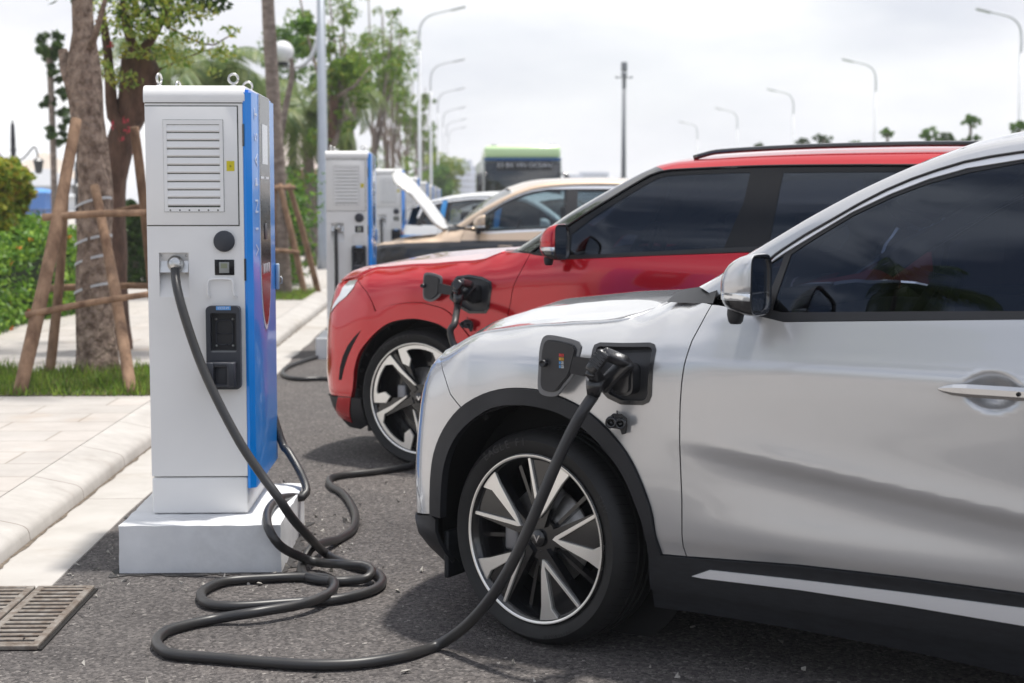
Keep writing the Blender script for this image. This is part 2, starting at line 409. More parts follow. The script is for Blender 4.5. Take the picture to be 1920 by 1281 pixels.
# ------------------------------------------------------------------ wheels (local: disc face towards -Y, centre at origin)
def polar(rad, deg): return (rad * math.sin(R(deg)), rad * math.cos(R(deg)))   # clockwise from the top, as seen from outside
def wheel(parent, loc, rt, rr, kind, steer=0., width=.235, far=False, detail=True):
    """returns wheel object (tyre is a sub-part)"""
    ru = mat('tyre_rubber', (.0055, .0055, .006), .6, vary=.25, vscale=14, bump=.25, bscale=160, bdist=.001)
    dk = mat('wheel_gloss_black', (.007, .0075, .009), .2, coat=.5, coat_rough=.08); mc = mat('machined_alloy', (.80, .785, .75), .30, metal=.75)
    bare = mat('brake_metal', (.30, .29, .28), .38, metal=.8, vary=.3, vscale=30)
    W = empty('wheel', loc, steer, parent)
    flipM = Matrix.Rotation(math.pi, 4, 'Z') if far else Matrix()
    M = flipM @ Matrix.Rotation(R(90), 4, 'X')    # lathe axis z -> -y (outwards)
    h = width
    prof = [(rr - .012, -.03), (rr + .004, .0), (rr + .012, .004), (rr + .03, .012), (rr + (rt - rr) * .62, .016), (rt - .018, .002), (rt - .006, -.014), (rt - .001, -.030), (rt, -.045)]
    gro = []
    for c in (.35, .5, .65):
        y = -h * c; gro += [(rt + .001, y + .006), (rt - .007, y + .005), (rt - .007, y - .005), (rt + .001, y - .006)]
    prof += gro + [(rt, -h + .045), (rt - .006, -h + .014), (rt - .018, -h), (rr + .03, -h - .01), (rr, -h), (rr - .012, -h + .03)]
    t = MB(); t.lathe(prof, M, 96)
    to = t.build('tyre', ru, W); smooth_by_angle(to, 40)
    if detail:   # shoulder sipes
        tb = MB(); n = 72
        for k in range(n):
            a = 2 * math.pi * k / n
            for (yy, ln, dr) in ((-.028, .034, -.0022),):
                pts = [((rt + d) * math.sin(a + o), y, (rt + d) * math.cos(a + o)) for d, y, o in ((-.0055, .014, -.012), (.0006, .032, 0), (.0008, .060, .012), (.0008, .075, .02))]
                pts = [(flipM @ Vector(p)) for p in pts]
                P2 = [(p.x * math.cos(.006) + p.z * math.sin(.006), p.y, -p.x * math.sin(.006) + p.z * math.cos(.006)) for p in pts]
                tb.grid([[tuple(p) for p in pts], P2], False)
        tb.build('tread_grooves', mat('groove_black', (.004, .004, .004), .9), to)
        for txt, a0, sc_ in (('EAGLE F1', -38, .036), ('SUV', 58, .03), ('235/50 R20', 152, .016)):
            ring_text(to, 'sidewall_lettering', txt, (rr + rt) / 2 + .004, a0, sc_, -.0165, flipM)
    # rim barrel + lip
    b = MB(); b.lathe([(rr + .006, .006), (rr, .010), (rr - .006, .007), (rr - .014, -.006), (rr - .03, -.03), (rr - .035, -.15), (rr - .02, -.2)], M, 72)
    b.lathe([(rr - .035, -.12), (.05, -.12)], M, 48)
    ro = b.build('rim', dk, W)
    lr = MB(); lr.lathe([(rr + .0015, .0105), (rr - .004, .011), (rr - .0075, .0075)], M, 96); lr.build('rim_edge', mc, ro)
    # brake disc + caliper
    bd = MB(); bd.lathe([(.17, -.085), (.17, -.075), (.09, -.075), (.08, -.06), (.0, -.06)], M, 48)
    bo = bd.build('brake_disc', bare, W)
    ca = MB(); 
    ca.box((-.135, .062, -.0), (.06, .05, .13), bev=.012); c2 = ca.build('brake_caliper', mat('caliper_metal', (.25, .25, .26), .45, metal=.5), W)
    if far: c2.location.y = -.124
    MI = flipM @ Matrix.Rotation(R(90), 4, 'X')   # prism local xy -> x,z ; z -> -y
    def place(mb, poly, y0, h_, bev=0.): mb.prism(poly, h_, MI @ Matrix.Translation((0, 0, y0)), bev)
    if kind == 'vees':
        sp = MB(); fc = MB()
        for k in range(5):
            t0 = 355 + 72 * k
            # dark spoke body of each vee: thin leg (t0), thick leg (t0+30) and dark dish between them
            body = [polar(.05, t0 - 10), polar(rr * .38, t0 - 5), polar(rr * .97, t0 - 3), polar(rr * .99, t0 + 10), polar(rr * .99, t0 + 22), polar(rr * .97, t0 + 36), polar(rr * .42, t0 + 32), polar(.05, t0 + 42)]
            place(sp, body, -.052, .040)
            rimd = .985
            thin = [polar(rr * .255, t0 + 17), polar(rr * .30, t0 + 10), polar(rr * rimd, t0 - 2.2), polar(rr * rimd, t0 + .1), polar(rr * .34, t0 + 17)]
            place(fc, thin, -.012, .010, .0015)
            thick = [polar(rr * .255, t0 + 17), polar(rr * .34, t0 + 17), polar(rr * .84, t0 + 24.0), polar(rr * rimd, t0 + 19.5), polar(rr * rimd, t0 + 37), polar(rr * .80, t0 + 34.5), polar(rr * .40, t0 + 28.5)]
            place(fc, thick, -.012, .011, .0015)
            # flat black inlay wedge at rim between the legs
            inl = [polar(rr * .80, t0 + 2), polar(rr * .95, t0 + 1.5), polar(rr * .95, t0 + 17), polar(rr * .80, t0 + 20)]
            place(sp, inl, -.03, .012, .002)
            # cross rib behind the openings
            rib = [polar(.06, t0 + 50), polar(rr * .95, t0 + 52), polar(rr * .95, t0 + 55), polar(.06, t0 + 62)]
            place(sp, rib, -.075, .03)
        hubp = [polar(.075, 72 * k / 3) for k in range(15)]
        place(sp, hubp, -.045, .020, .004)
    else:
        sp = MB(); fc = MB()
        for k in range(5):
            t0 = -38 + 72 * k
            body = [polar(.05, t0 - 22), polar(rr * .45, t0 - 9), polar(rr * .97, t0 - 7), polar(rr * .97, t0 + 6), polar(rr * .45, t0 + 8), polar(.05, t0 + 22)]
            place(sp, body, -.055, .040)
            body2 = [polar(.06, t0 - 50), polar(rr * .62, t0 - 55), polar(rr * .95, t0 - 59), polar(rr * .95, t0 - 71), polar(rr * .55, t0 - 72), polar(.06, t0 - 66)]
            place(sp, body2, -.06, .036)
            blade = [polar(rr * .24, t0 + 30), polar(rr * .62, t0 + 3.5), polar(rr * .96, t0 + 0), polar(rr * .985, t0 - 6)]
            arc = [polar(rr * .985, t0 - 6 - 5.5 * j) for j in range(1, 10)]
            end = [polar(rr * .985, t0 - 60), polar(rr * .70, t0 - 62), polar(rr * .60, t0 - 52), polar(rr * .72, t0 - 46), polar(rr * .88, t0 - 50)]
            arc2 = [polar(rr * .90, t0 - 46 + 5.5 * j) for j in range(0, 7)]
            b2 = [polar(rr * .80, t0 - 4.5), polar(rr * .60, t0 - 2.5), polar(rr * .24, t0 + 22)]
            place(fc, blade + arc + end + arc2 + b2, -.012, .011, .0012)
        place(sp, [polar(.075, 24 * k) for k in range(15)], -.045, .022, .004)
    so = sp.build('spoke_centre', dk, W); fo = fc.build('machined_spoke_face', mc, so)
    gl = mat('nut_dark', (.03, .03, .032), .35, metal=.6)
    for k in range(5):
        x, z = polar(.052, 72 * k + 25); nb = MB(); nb.lathe([(.0, -.018), (.009, -.018), (.011, -.026), (.011, -.05)][::-1], flipM @ Matrix.Translation((x, 0, z)) @ Matrix.Rotation(R(90), 4, 'X'), 8); nb.build('wheel_nut', gl, W)
    hc = MB(); hc.lathe([(.030, -.03), (.030, -.016), (.026, -.012), (0.0, -.011)], M, 32); ho = hc.build('hub_cap', dk, W)
    em = MB(); place(em, [(-.014, .012), (-.008, .012), (.0, -.004), (.008, .012), (.014, .012), (.0, -.014)], -.010, .002); em.build('emblem', mat('chrome', (.8, .8, .82), .08, metal=1.), ho)
    return W
def ring_text(parent, name, txt, rad, a0, size, y, flipM):
    m = mat('tyre_lettering', (.022, .022, .024), .5)
    mb = MB(); a = a0
    for ch in txt:
        w = size * (.75 if ch != ' ' else .5)
        if ch != ' ':
            me = text_mesh(ch, size)
            Mx = flipM @ Matrix.Rotation(R(a), 4, 'Y') @ Matrix.Translation((0, y, rad)) @ Matrix.Rotation(R(90), 4, 'X')
            mb.add([Mx @ v.co for v in me.vertices], [tuple(p.vertices) for p in me.polygons]); bpy.data.meshes.remove(me)
        a += math.degrees(w / rad)
    mb.build(name, m, parent)
def text_mesh(txt, size, ext=.0004, ax='CENTER', sx=1.):
    cu = bpy.data.curves.new('lettering', 'FONT'); cu.body = txt; cu.size = size; cu.extrude = ext; cu.align_x = ax; cu.align_y = 'CENTER'; cu.offset = 0
    o = bpy.data.objects.new('lettering', cu); COL.objects.link(o); dg = bpy.context.evaluated_depsgraph_get(); me = bpy.data.meshes.new_from_object(o.evaluated_get(dg))
    bpy.data.objects.remove(o); bpy.data.curves.remove(cu)
    return me
def lettering(name, txt, size, M, m, parent, bold=0.):
    me = text_mesh(txt, size); me.transform(M); me.materials.clear(); me.materials.append(m); me.name = name
    o = bpy.data.objects.new(name, me); COL.objects.link(o); o.parent = parent; return o
# ================================================================== CARS
black_plastic = mat('black_plastic', (.009, .010, .0135), .52, vary=.18, vscale=9, bump=.12, bscale=900, bdist=.0006)
dusty_plastic = mat('dusty_black_plastic', (.010, .0115, .015), .55, vary=.35, vscale=16, bump=.15, bscale=700, bdist=.0006, stretch=(1, 1, 4))
gloss_black = mat('gloss_black', (.012, .013, .016), .12, coat=1.)
seal_rubber = mat('seal_rubber', (.015, .015, .017), .45)
inner_dark = mat('inner_dark', (.006, .006, .007), .9)
chrome = mat('chrome', (.8, .8, .82), .08, metal=1.)
satin = mat('satin_metal_trim', (.80, .81, .83), .28, metal=.35, coat=.5)
lens = mat('lamp_lens', (.75, .78, .8), .08, metal=.6, coat=1.)
tint_dark = glass('dark_tinted_glass', (.045, .055, .08), 1.58, spec=(.74, .84, 1.))
tint_mid = glass('light_tinted_glass', (.42, .50, .53), 1.55)
seat_cloth = mat('seat_leather', (.03, .03, .035), .5)
mirror_glass = mat('mirror_glass', (.55, .58, .62), .015, metal=1.)

class GreenSide:
    def __init__(g, z0, w0, a, b, taper): g.z0, g.w0, g.a, g.b, g.t = z0, w0, a, b, taper
    def __call__(g, u, v):
        u = np.atleast_1d(u).astype(float); v = np.atleast_1d(v).astype(float); h = v - g.z0
        w = g.w0 - g.a * h - g.b * h * h - g.t * (1 - smoothstep(.35, 1.25, u)) - .10 * smoothstep(2.6, 3.8, u)
        return np.stack([u, w, v], 1)

def paint(name, col, metal=.6, rough=.32, flake=.04):
    m = mat(name, col, rough, metal=metal, coat=1., coat_rough=.02)
    nt = m.node_tree; b = nt.nodes['Principled BSDF']; tc = nt.nodes.new('ShaderNodeTexCoord')
    n = nt.nodes.new('ShaderNodeTexNoise'); n.inputs['Scale'].default_value = 2.2; n.inputs['Detail'].default_value = 9; n.inputs['Roughness'].default_value = .75
    cr_ = nt.nodes.new('ShaderNodeMapRange'); cr_.inputs[1].default_value = .3; cr_.inputs[2].default_value = .75; cr_.inputs[3].default_value = .008; cr_.inputs[4].default_value = .045
    nt.links.new(tc.outputs['Object'], n.inputs['Vector']); nt.links.new(n.outputs['Fac'], cr_.inputs[0]); nt.links.new(cr_.outputs[0], b.inputs['Coat Roughness'])
    # fine dust specks on the clear coat
    v = nt.nodes.new('ShaderNodeTexVoronoi'); v.inputs['Scale'].default_value = 75; v.inputs['Randomness'].default_value = 1
    lt = nt.nodes.new('ShaderNodeMath'); lt.operation = 'LESS_THAN'; lt.inputs[1].default_value = .045
    mx = nt.nodes.new('ShaderNodeMix'); mx.data_type = 'RGBA'; mx.inputs[6].default_value = (*col, 1); mx.inputs[7].default_value = (*[c * .55 for c in col], 1)
    nt.links.new(tc.outputs['Object'], v.inputs['Vector']); nt.links.new(v.outputs['Distance'], lt.inputs[0]); nt.links.new(lt.outputs[0], mx.inputs[0]); nt.links.new(mx.outputs[2], b.inputs['Base Color'])
    return m

def circ(c, r, a0, a1, n=24): return [(c[0] + r * math.cos(R(a0 + (a1 - a0) * k / n)), c[1] + r * math.sin(R(a0 + (a1 - a0) * k / n))) for k in range(n + 1)]

def build_car(fr, cfg, label, name, cat, group, P, glassm, seams=True, low_detail=False, lower=None, hood_up=False, mirror_paint=None, belt_stripe=None):
    """P paint; cfg holds surfaces and outlines in car space. every panel is a part."""
    root = empty(name, fr.o, fr.rz); tag(root, label, cat, group)
    S, GS, Wd = cfg['S'], cfg['GS'], cfg['width']; O = cfg['out']; st = .07 if low_detail else .03
    lowP = lower or P
    wb = cfg['wheelbase']; zc = cfg['rt']
    def both(nm, surf, out, m, **k):
        a = panel(nm, surf, out, m, root, **k)
        panel(nm, surf, out, m, root, far=Wd, **{**k, 'step': .07}); return a
    # painted panels
    both('fender', S, O['fender'], P, step=st, holes=O.get('fender_holes', ()))
    if lower: # two-tone: darker paint below the waist
        both('lower_fender', S, O['fender_low'], lower, step=st, off=.006, gap=0)
    both('bumper', S, O['bumper'], lowP, step=st * 1.3)
    fd = both('front_door', S, O['front_door'], P, step=(.0125 if not low_detail else .06))
    both('rear_door', S, O['rear_door'], P, step=.05)
    both('rear_quarter', S, O['quarter'], P, step=.05)
    if lower: both('lower_door', S, O['door_low'], lower, step=st, off=.006, gap=0)
    both('bumper_skirt', S, O['skirt'], black_plastic, step=.05, off=.004)
    both('arch_cladding', S, O['clad'], cfg.get('clad_mat') or black_plastic, step=.03, off=cfg.get('clad_off', .012), lip=.03, gap=.0005)
    both('rear_arch_cladding', S, O['rclad'], cfg.get('clad_mat') or black_plastic, step=.05, off=.012, lip=.03, gap=.0005)
    both('sill_cladding', S, O['sill'], dusty_plastic, step=.04, off=.008, lip=.02, gap=.001)
    both('sill_skirt', S, O['sill2'], dusty_plastic, step=.04, off=-.004, lip=.02, gap=.001)
    if 'sillchrome' in O: both('sill_trim', S, O['sillchrome'], satin, step=.04, off=.013, lip=.006, gap=0)
    hole = list(O.get('fender_holes', ())) + [circ((0, zc), cfg['arch_r'], 0, 345, 30), circ((wb, zc), cfg['arch_r'], 0, 345, 30)]
    both('inner_shell', S, O['shell'], inner_dark, holes=hole, step=.06, off=-.022, lip=0, gap=0)
    for nm, out, m, off in O.get('extras', []): panel(nm, S, out, m, root, step=.02, off=off, lip=.004, gap=0)
    # lamps
    if 'headlamp' in O: both('headlamp', S, O['headlamp'], lens, step=.03, off=-.004)
    both('tail_lamp', S, O['tail'], mat('tail_lamp_red', (.35, .01, .01), .1, coat=1.), step=.05, off=.004)
    # wheel wells
    for cx_ in (0, wb):
        for far in (False, True):
            mb = MB(); n = 28; r = cfg['arch_r'] + .012
            def yy0(k): sx = r * math.cos(R(-12 + 206 * k / n)); return .0 if cx_ else .02 + .11 * float(smoothstep(-.25, -.46, sx))
            rows = [[(cx_ + r * math.cos(R(-12 + 206 * k / n)), ((yy0(k) if y == 0 else y) if not far else Wd - (yy0(k) if y == 0 else y)), zc + r * math.sin(R(-12 + 206 * k / n))) for k in range(n + 1)] for y in (0, .30)]
            mb.grid(rows, True); mb.disc((cx_, 0, 0), 0); mb.v = mb.v[:-32]; mb.f = mb.f[:-1]; mb.sm = mb.sm[:-1]
            y = .30 if not far else Wd - .30
            mb.add([(cx_ + r * math.cos(R(10 * k)), y, zc + r * math.sin(R(10 * k))) for k in range(36)], [tuple(range(36))])
            if not far and cx_ == 0:   # fixings on the liner
                for a_ in (150, 163, 176, 120, 60):
                    mb.lathe([(0, .01), (.012, .008), (.014, 0)], Matrix.Translation((cx_ + (r - .012) * math.cos(R(a_)), .05, zc + (r - .012) * math.sin(R(a_)))) @ Matrix.Rotation(R(90), 4, 'X'), 10)
            mb.build('wheel_arch_liner', mat('liner_black', (.006, .006, .0065), .8, bump=.4, bscale=60, bdist=.003), root)
    ub = MB(); ub.box((wb / 2, Wd / 2, .26), (wb + 1.0, Wd - .5, .12)); ub.build('underbody', inner_dark, root)
    mf = MB(); 
    for y in (.17, Wd - .17): mf = MB(); mf.box((-cfg['arch_r'] + .045, y, .25), (.02, .2, .17), bev=.006); mf.build('splash_guard', dusty_plastic, root)
    # wheels
    wheel(root, (0, 0, zc), cfg['rt'], cfg['rr'], cfg['wheel'], R(cfg['steer']), detail=not low_detail)
    wheel(root, (wb, 0, zc), cfg['rt'], cfg['rr'], cfg['wheel'], 0, detail=not low_detail)
    for x in (0, wb): wheel(root, (x, Wd, zc), cfg['rt'], cfg['rr'], cfg['wheel'], R(cfg['steer']) if x == 0 else 0, far=True, detail=False)
    # ---- bonnet (Coons patch between seam, nose, centre line and cowl)
    seam = S(*np.array(O['seam']).T) + (0, 0, .0); front = S(*np.array(O['hoodfront']).T); cen = np.array(O['centre']); cow = np.array(O['cowl'])
    Sg = coons(seam, cen, front, cow, 44, 24)
    u_ = np.linspace(0, 1, 44)[:, None]; v_ = np.linspace(0, 1, 24)[None]
    Sg[..., 2] += cfg.get('hood_crown', .012) * np.sin(np.pi * np.clip(v_ * 1.0, 0, 1)) * np.sin(np.pi * u_) ** .5
    if hood_up:
        piv = cen[-1]; a = R(hood_up); Sg2 = Sg.copy(); x = (Sg[..., 0] - piv[0]) * .80; z = (Sg[..., 2] - piv[2]) * .80
        Sg2[..., 0] = piv[0] + x * math.cos(a) - z * math.sin(a) * -1 * 0 + (0); Sg2[..., 0] = piv[0] + x * math.cos(a) + z * math.sin(a); Sg2[..., 2] = piv[2] - x * math.sin(a) + z * math.cos(a)
        ho = coons_obj('bonnet', Sg2, mat('bonnet_sky_sheen', (.70, .68, .65), .25, metal=.2, coat=1.), root, both=Wd); md = ho.modifiers.new('thickness', 'SOLIDIFY'); md.thickness = .03; md.offset = -1  # beige bonnet coloured near white: the sky's grazing reflection is painted in
        Sg[..., 2] -= .10; coons_obj('engine_bay', Sg, mat('engine_bay', (.02, .02, .022), .6), root, both=Wd)
    else:
        ho = coons_obj('bonnet', Sg, P, root, both=Wd); md = ho.modifiers.new('thickness', 'SOLIDIFY'); md.thickness = .014; md.offset = 0
    # ---- roof side and roof
    inner = GS(*np.array(O['gapline']).T); outer = np.array(O['outer'])
    mid = [(a * .5 + b * .5) + np.array([-.006, .022, .012]) for a, b in zip(resample(inner, 40), resample(outer, 40))]
    i2 = inner + np.array([0, .002, .0015])
    I2, M2, O2 = resample(i2, 120), resample(mid, 120), resample(outer, 120); ks_ = 0
    if 'split_s' in cfg: ks_ = int(np.argmin(abs(O2[:, 0] - cfg['split_s'])))
    for far in (None, Wd):
        if ks_: strip('pillar', [I2[:ks_ + 1], M2[:ks_ + 1], O2[:ks_ + 1]], gloss_black, root, flip=True, n=50, far=far)
        ps = strip('roof_side', [I2[ks_:], M2[ks_:], O2[ks_:]], P, root, flip=True, n=90, far=far)
        sl_ = to_obj(I2 + (0, .004, .001));
        if far: sl_[:, 1] = Wd - sl_[:, 1]
        sb_ = MB(); sb_.tube(sl_, .0045, 6); sb_.build('gap_shade_line', seal_rubber, root)  # added black tube paints the dark shut gap along the roof side
        if 'rail' in cfg:
            a, b = cfg['rail']; pts = [p + (0, .05, .020 * min(1, (p[0] - a) / .12, (b - p[0]) / .12)) for p in O2 if a <= p[0] <= b]; pts = to_obj(np.array(pts))
            if far: pts[:, 1] = Wd - pts[:, 1]
            rb = MB(); rb.tube(pts, .0135, 8); rb.build('roof_rail', gloss_black, root)
    # roof skin from the outer curve to the middle
    iA = cfg['roof_from']; oc = resample(outer, 120); k0 = int(np.argmin(abs(oc[:, 0] - iA))); k1 = int(np.argmin(abs(oc[:, 0] - cfg['roof_to'])))
    edge = oc[k0:k1 + 1]; zr = cfg['roof_crown']
    cy = -Wd / 2; cl = np.array([[e[0] + (-.10 * (1 - smoothstep(iA, iA + .8, e[0]))) + .1 * smoothstep(cfg['roof_to'] - .8, cfg['roof_to'], e[0]), cy, e[2] + zr] for e in edge])
    def arc3(a, b, up, n=14): t = np.linspace(0, 1, n)[:, None]; q = a + (b - a) * t; q[:, 2] = a[2] + (b[2] - a[2]) * np.sin(t[:, 0] * math.pi / 2); return q
    roofS = coons(edge, cl, arc3(edge[0], cl[0], 0), arc3(edge[-1], cl[-1], 0), 40, 16); coons_obj('roof', roofS, cfg.get('roof_mat') or P, root, flip=False, both=Wd)
    # windscreen: pillar curve -> centre
    pe = oc[:k0 + 1] - np.array([0, .03, .012]); cwl = np.array([O['cowl'][-1][0] + .03, cy, O['cowl'][-1][2] + .0]); top = cl[0] - (0, 0, .004)
    cw = np.array([cwl + (top - cwl) * t + np.array([0, 0, .05 * math.sin(math.pi * t)]) for t in np.linspace(0, 1, 20)])
    def bow(a, b, n=14): t = np.linspace(0, 1, n)[:, None]; q = a + (b - a) * t; q[:, 0] = a[0] + (b[0] - a[0]) * np.sin(t[:, 0] * math.pi / 2); return q
    ws = coons(pe, cw, bow(pe[0], cw[0]), bow(pe[-1], cw[-1]), 30, 16); coons_obj('windscreen', ws, glassm, root, both=Wd)
    # rear screen / tailgate
    re_ = oc[k1:] - np.array([0, .01, .004]); xb = cfg['tail_x']
    # tailgate below
    zt = re_[-1][2]; rw = re_[-1][1]
    tg = coons(np.array([[re_[0][0], re_[0][1], re_[0][2]], list(re_[-1]), [xb - .02, rw + .05, 1.15], [xb, rw + .12, .75], [xb - .05, rw + .12, .35]]), np.array([[cl[-1][0], cy, cl[-1][2]], [re_[-1][0] + .1, cy, zt + .02], [xb + .06, cy, 1.15], [xb + .12, cy, .75], [xb + .05, cy, .35]]), np.array([re_[0], cl[-1]]), np.array([[xb - .05, rw + .12, .35], [xb + .05, cy, .35]]), 30, 12)
    coons_obj('tailgate', tg, lower or P, root, both=Wd)
    # ---- glasshouse
    gl = O['glass']; hs = [inset_poly(clean(g), .002) for g in gl]
    for far in (None, Wd):
        for g in gl:
            panel('window', GS, g, glassm, root, step=.09, off=-.004, lip=0, gap=0, far=far)
        panel('window_surround', GS, O['surround'], cfg['surround_mat'], root, holes=hs, step=.06, off=-.001, lip=.02, gap=0, far=far)
        if 'chrome' in O: panel('window_trim', GS, O['chrome'], satin, root, step=.03, off=.004, lip=.012, gap=0, far=far)
        panel('belt_moulding', GS, O['belt'], black_plastic if not low_detail else satin, root, step=.03, off=.010, lip=.012, gap=0, far=far)
    if cfg.get('handle'):
        for far in (False, True):
            y_ = lambda w: (Wd + w) if far else -w
            for hs0 in cfg['handle'][0]:
                hz_ = cfg['handle'][1]; hd = MB(); hd.grid([[(hs0 + a, y_(.066 + b * c), hz_ + b2 * c) for b, b2 in ((-.012, .016), (.004, .019), (.010, .008), (.010, -.008), (.004, -.018), (-.012, -.016))] for a, c in ((-.012, .15), (.0, .45), (.03, .85), (.07, 1.), (.19, 1.), (.255, 1.))], False, closev=True, flip=not far); hd.box((hs0 + .10, y_(.052), hz_), (.10, .01, .012)); hd.box((hs0 + .262, y_(.062), hz_), (.05, .030, .030), bev=.010, seg=3)
                ho_ = hd.build('door_handle', mat('handle_silver', (.52, .525, .535), .16, metal=1.), root)
                kh = MB(); kh.lathe([(0, .002), (.006, .002), (.0065, 0)], Matrix.Translation((hs0 + .215, y_(.0795), hz_)) @ Matrix.Rotation(R(90 if not far else -90), 4, 'X'), 12); kh.build('keyhole', inner_dark, ho_)
    # cabin
    cb = MB(); bz = cfg['beltz']; y0 = .22
    for sx in (1.25, 2.15):
        for yy in (.50, Wd - .50):
            cb.box((sx + .05, yy, .72), (.52, .50, .18), bev=.05); cb.box((sx + .36, yy, .98), (.16, .50, .58), bev=.06, rot=Matrix.Rotation(R(16), 4, 'Y')); cb.box((sx + .48, yy, 1.34), (.09, .26, .18), bev=.035)
    cb.box((3.0, Wd / 2, .75), (1.0, Wd - .5, .5)); cb.build('seats', seat_cloth, root)
    ds = MB(); ds.box((.80, Wd / 2, bz - .14), (.44, Wd - .36, .22), bev=.07); ds.box((1.9, Wd / 2, .5), (2.6, Wd - .35, .1)); ds.box((1.06, .50, bz - .07), (.10, .26, .10), bev=.03); ds.build('dashboard', mat('dash', (.035, .036, .04), .6), root)
    sw = MB(); Mw = Matrix.Translation((1.16, .52, bz - .04)) @ Matrix.Rotation(R(-66), 4, 'Y')
    n = 40; ring = [Mw @ Vector((.185 * math.cos(2 * math.pi * k / n), .185 * math.sin(2 * math.pi * k / n), 0)) for k in range(n + 1)]
    sw.tube(ring, .016, 8); sw.box(tuple(Mw @ Vector((0, 0, -.01))), (.10, .10, .04), rot=Matrix.Rotation(R(-66), 4, 'Y'), bev=.015)
    for a_ in (0, 180, 270): sw.tube([Mw @ Vector((0, 0, -.01)), Mw @ Vector((.18 * math.sin(R(a_)), .18 * math.cos(R(a_)), 0))] if False else [Mw @ Vector((0, 0, -.01)), Mw @ Vector((.18 * math.cos(R(a_)), .18 * math.sin(R(a_)), 0))], .014, 6)
    sw.build('steering_wheel', mat('wheel_leather', (.02, .02, .022), .45), root)
    # cowl
    cm = MB(); c0 = np.array(O['cowlpanel']); cm.grid([to_obj(c0[:, 0]), to_obj(c0[:, 1])], True); 
    cm.build('cowl_panel', mat('cowl_black', (.006, .0065, .008), .35), root)
    # ---- mirrors
    mx_, mw, mz0, mz1 = cfg['mirror']   # rear plane s, inner w, bottom, top
    def sec(s, w0, w1, z0, z1, p=4.5, n=64, zc0=None, zc1=None, g=0.):
        cw_, cz = (w0 + w1) / 2, (z0 + z1) / 2; a, b = (w1 - w0) / 2 + g, (z1 - z0) / 2 + g; o = []
        for k in range(n):
            t = 2 * math.pi * k / n; c, s_ = math.cos(t), math.sin(t)
            w = cw_ + a * abs(c) ** (2 / p) * (1 if c >= 0 else -1); z = cz + b * abs(s_) ** (2 / p) * (1 if s_ >= 0 else -1)
            if zc0 is not None: z = max(z, zc0)
            if zc1 is not None: z = min(z, zc1)
            o.append((s, -w, z))
        return o
    hgt = mz1 - mz0
    def shell(zc0, zc1, g, far):
        sp = [(0, 0, .155, 0, 1, 5), (-.004, -.003, .158, -.012, 1.01, 4.4), (-.025, -.001, .160, -.008, 1.0, 3.8), (-.05, .003, .157, .006, .965, 3.3), (-.07, .009, .151, .030, .915, 3.0), (-.088, .018, .142, .065, .85, 2.8), (-.102, .030, .130, .115, .775, 2.6), (-.114, .045, .114, .18, .69, 2.4), (-.122, .062, .097, .26, .61, 2.2), (-.1255, .075, .082, .36, .55, 2.1)]
        rows = [sec(mx_ + a, mw + b, mw + c, mz0 + d * hgt, mz0 + e * hgt, p, zc0=zc0, zc1=zc1, g=g) for a, b, c, d, e, p in sp]
        if far: rows = [[(x, Wd - y, z) for x, y, z in r] for r in rows]
        mb = MB(); mb.grid(rows, True, closev=True, flip=far); n = len(rows[0]); mb.f.append(tuple(range((len(rows) - 1) * n, len(rows) * n))); mb.sm.append(True); return mb, rows
    for far in (False, True):
        mr = empty('wing_mirror', (0, 0, 0), 0, root)
        mb, _ = shell(mz0 + .36 * hgt, None, 0, far); mb.build('mirror_cap', mirror_paint or P, mr)
        mb, _ = shell(None, mz0 + .27 * hgt, 0, far); mb.build('mirror_base', gloss_black, mr)
        mb, _ = shell(mz0 + .25 * hgt, mz0 + .37 * hgt, .003, far); mb.build('indicator_strip', lens, mr)
        y = lambda v: (Wd + v) if far else -v
        fm = MB(); s0 = [(p[0] + .001, p[1], p[2]) for p in sec(mx_, mw, mw + .155, mz0, mz1, 5)]; s1 = [(p[0] - .012, p[1], p[2]) for p in sec(mx_, mw + .012, mw + .143, mz0 + .012, mz1 - .012, 5)]
        s2 = [(mx_ - .014, p[1], p[2]) for p in s1]; s00 = [(p[0] + .004, p[1], p[2]) for p in sec(mx_, mw + .004, mw + .151, mz0 + .004, mz1 - .004, 5)]
        if far: s0, s1, s2, s00 = [[(x, Wd - yy, z) for x, yy, z in r] for r in (s0, s1, s2, s00)]
        fm.grid([s1, s00, s0], True, closev=True); fm.build('mirror_bezel', gloss_black, mr)
        gm = MB(); gm.add([(p[0] + .003, p[1], p[2]) for p in s1], [tuple(range(len(s1)))]); gm.build('mirror_glass', mirror_glass, mr)
        ft = MB(); ft.tube([(mx_ - .07, y(-.07), mz0 + .03), (mx_ - .07, y(mw + .02), mz0 + .03)], [.035, .026], 10)
        ft.lathe([(0, -.028), (.016, -.028), (.022, -.02), (.026, 0), (.024, .03)], Matrix.Translation((mx_ - .075, y(mw + .09), mz0 - .0)), 16)
        ft.build('mirror_foot', black_plastic, mr)
    return root
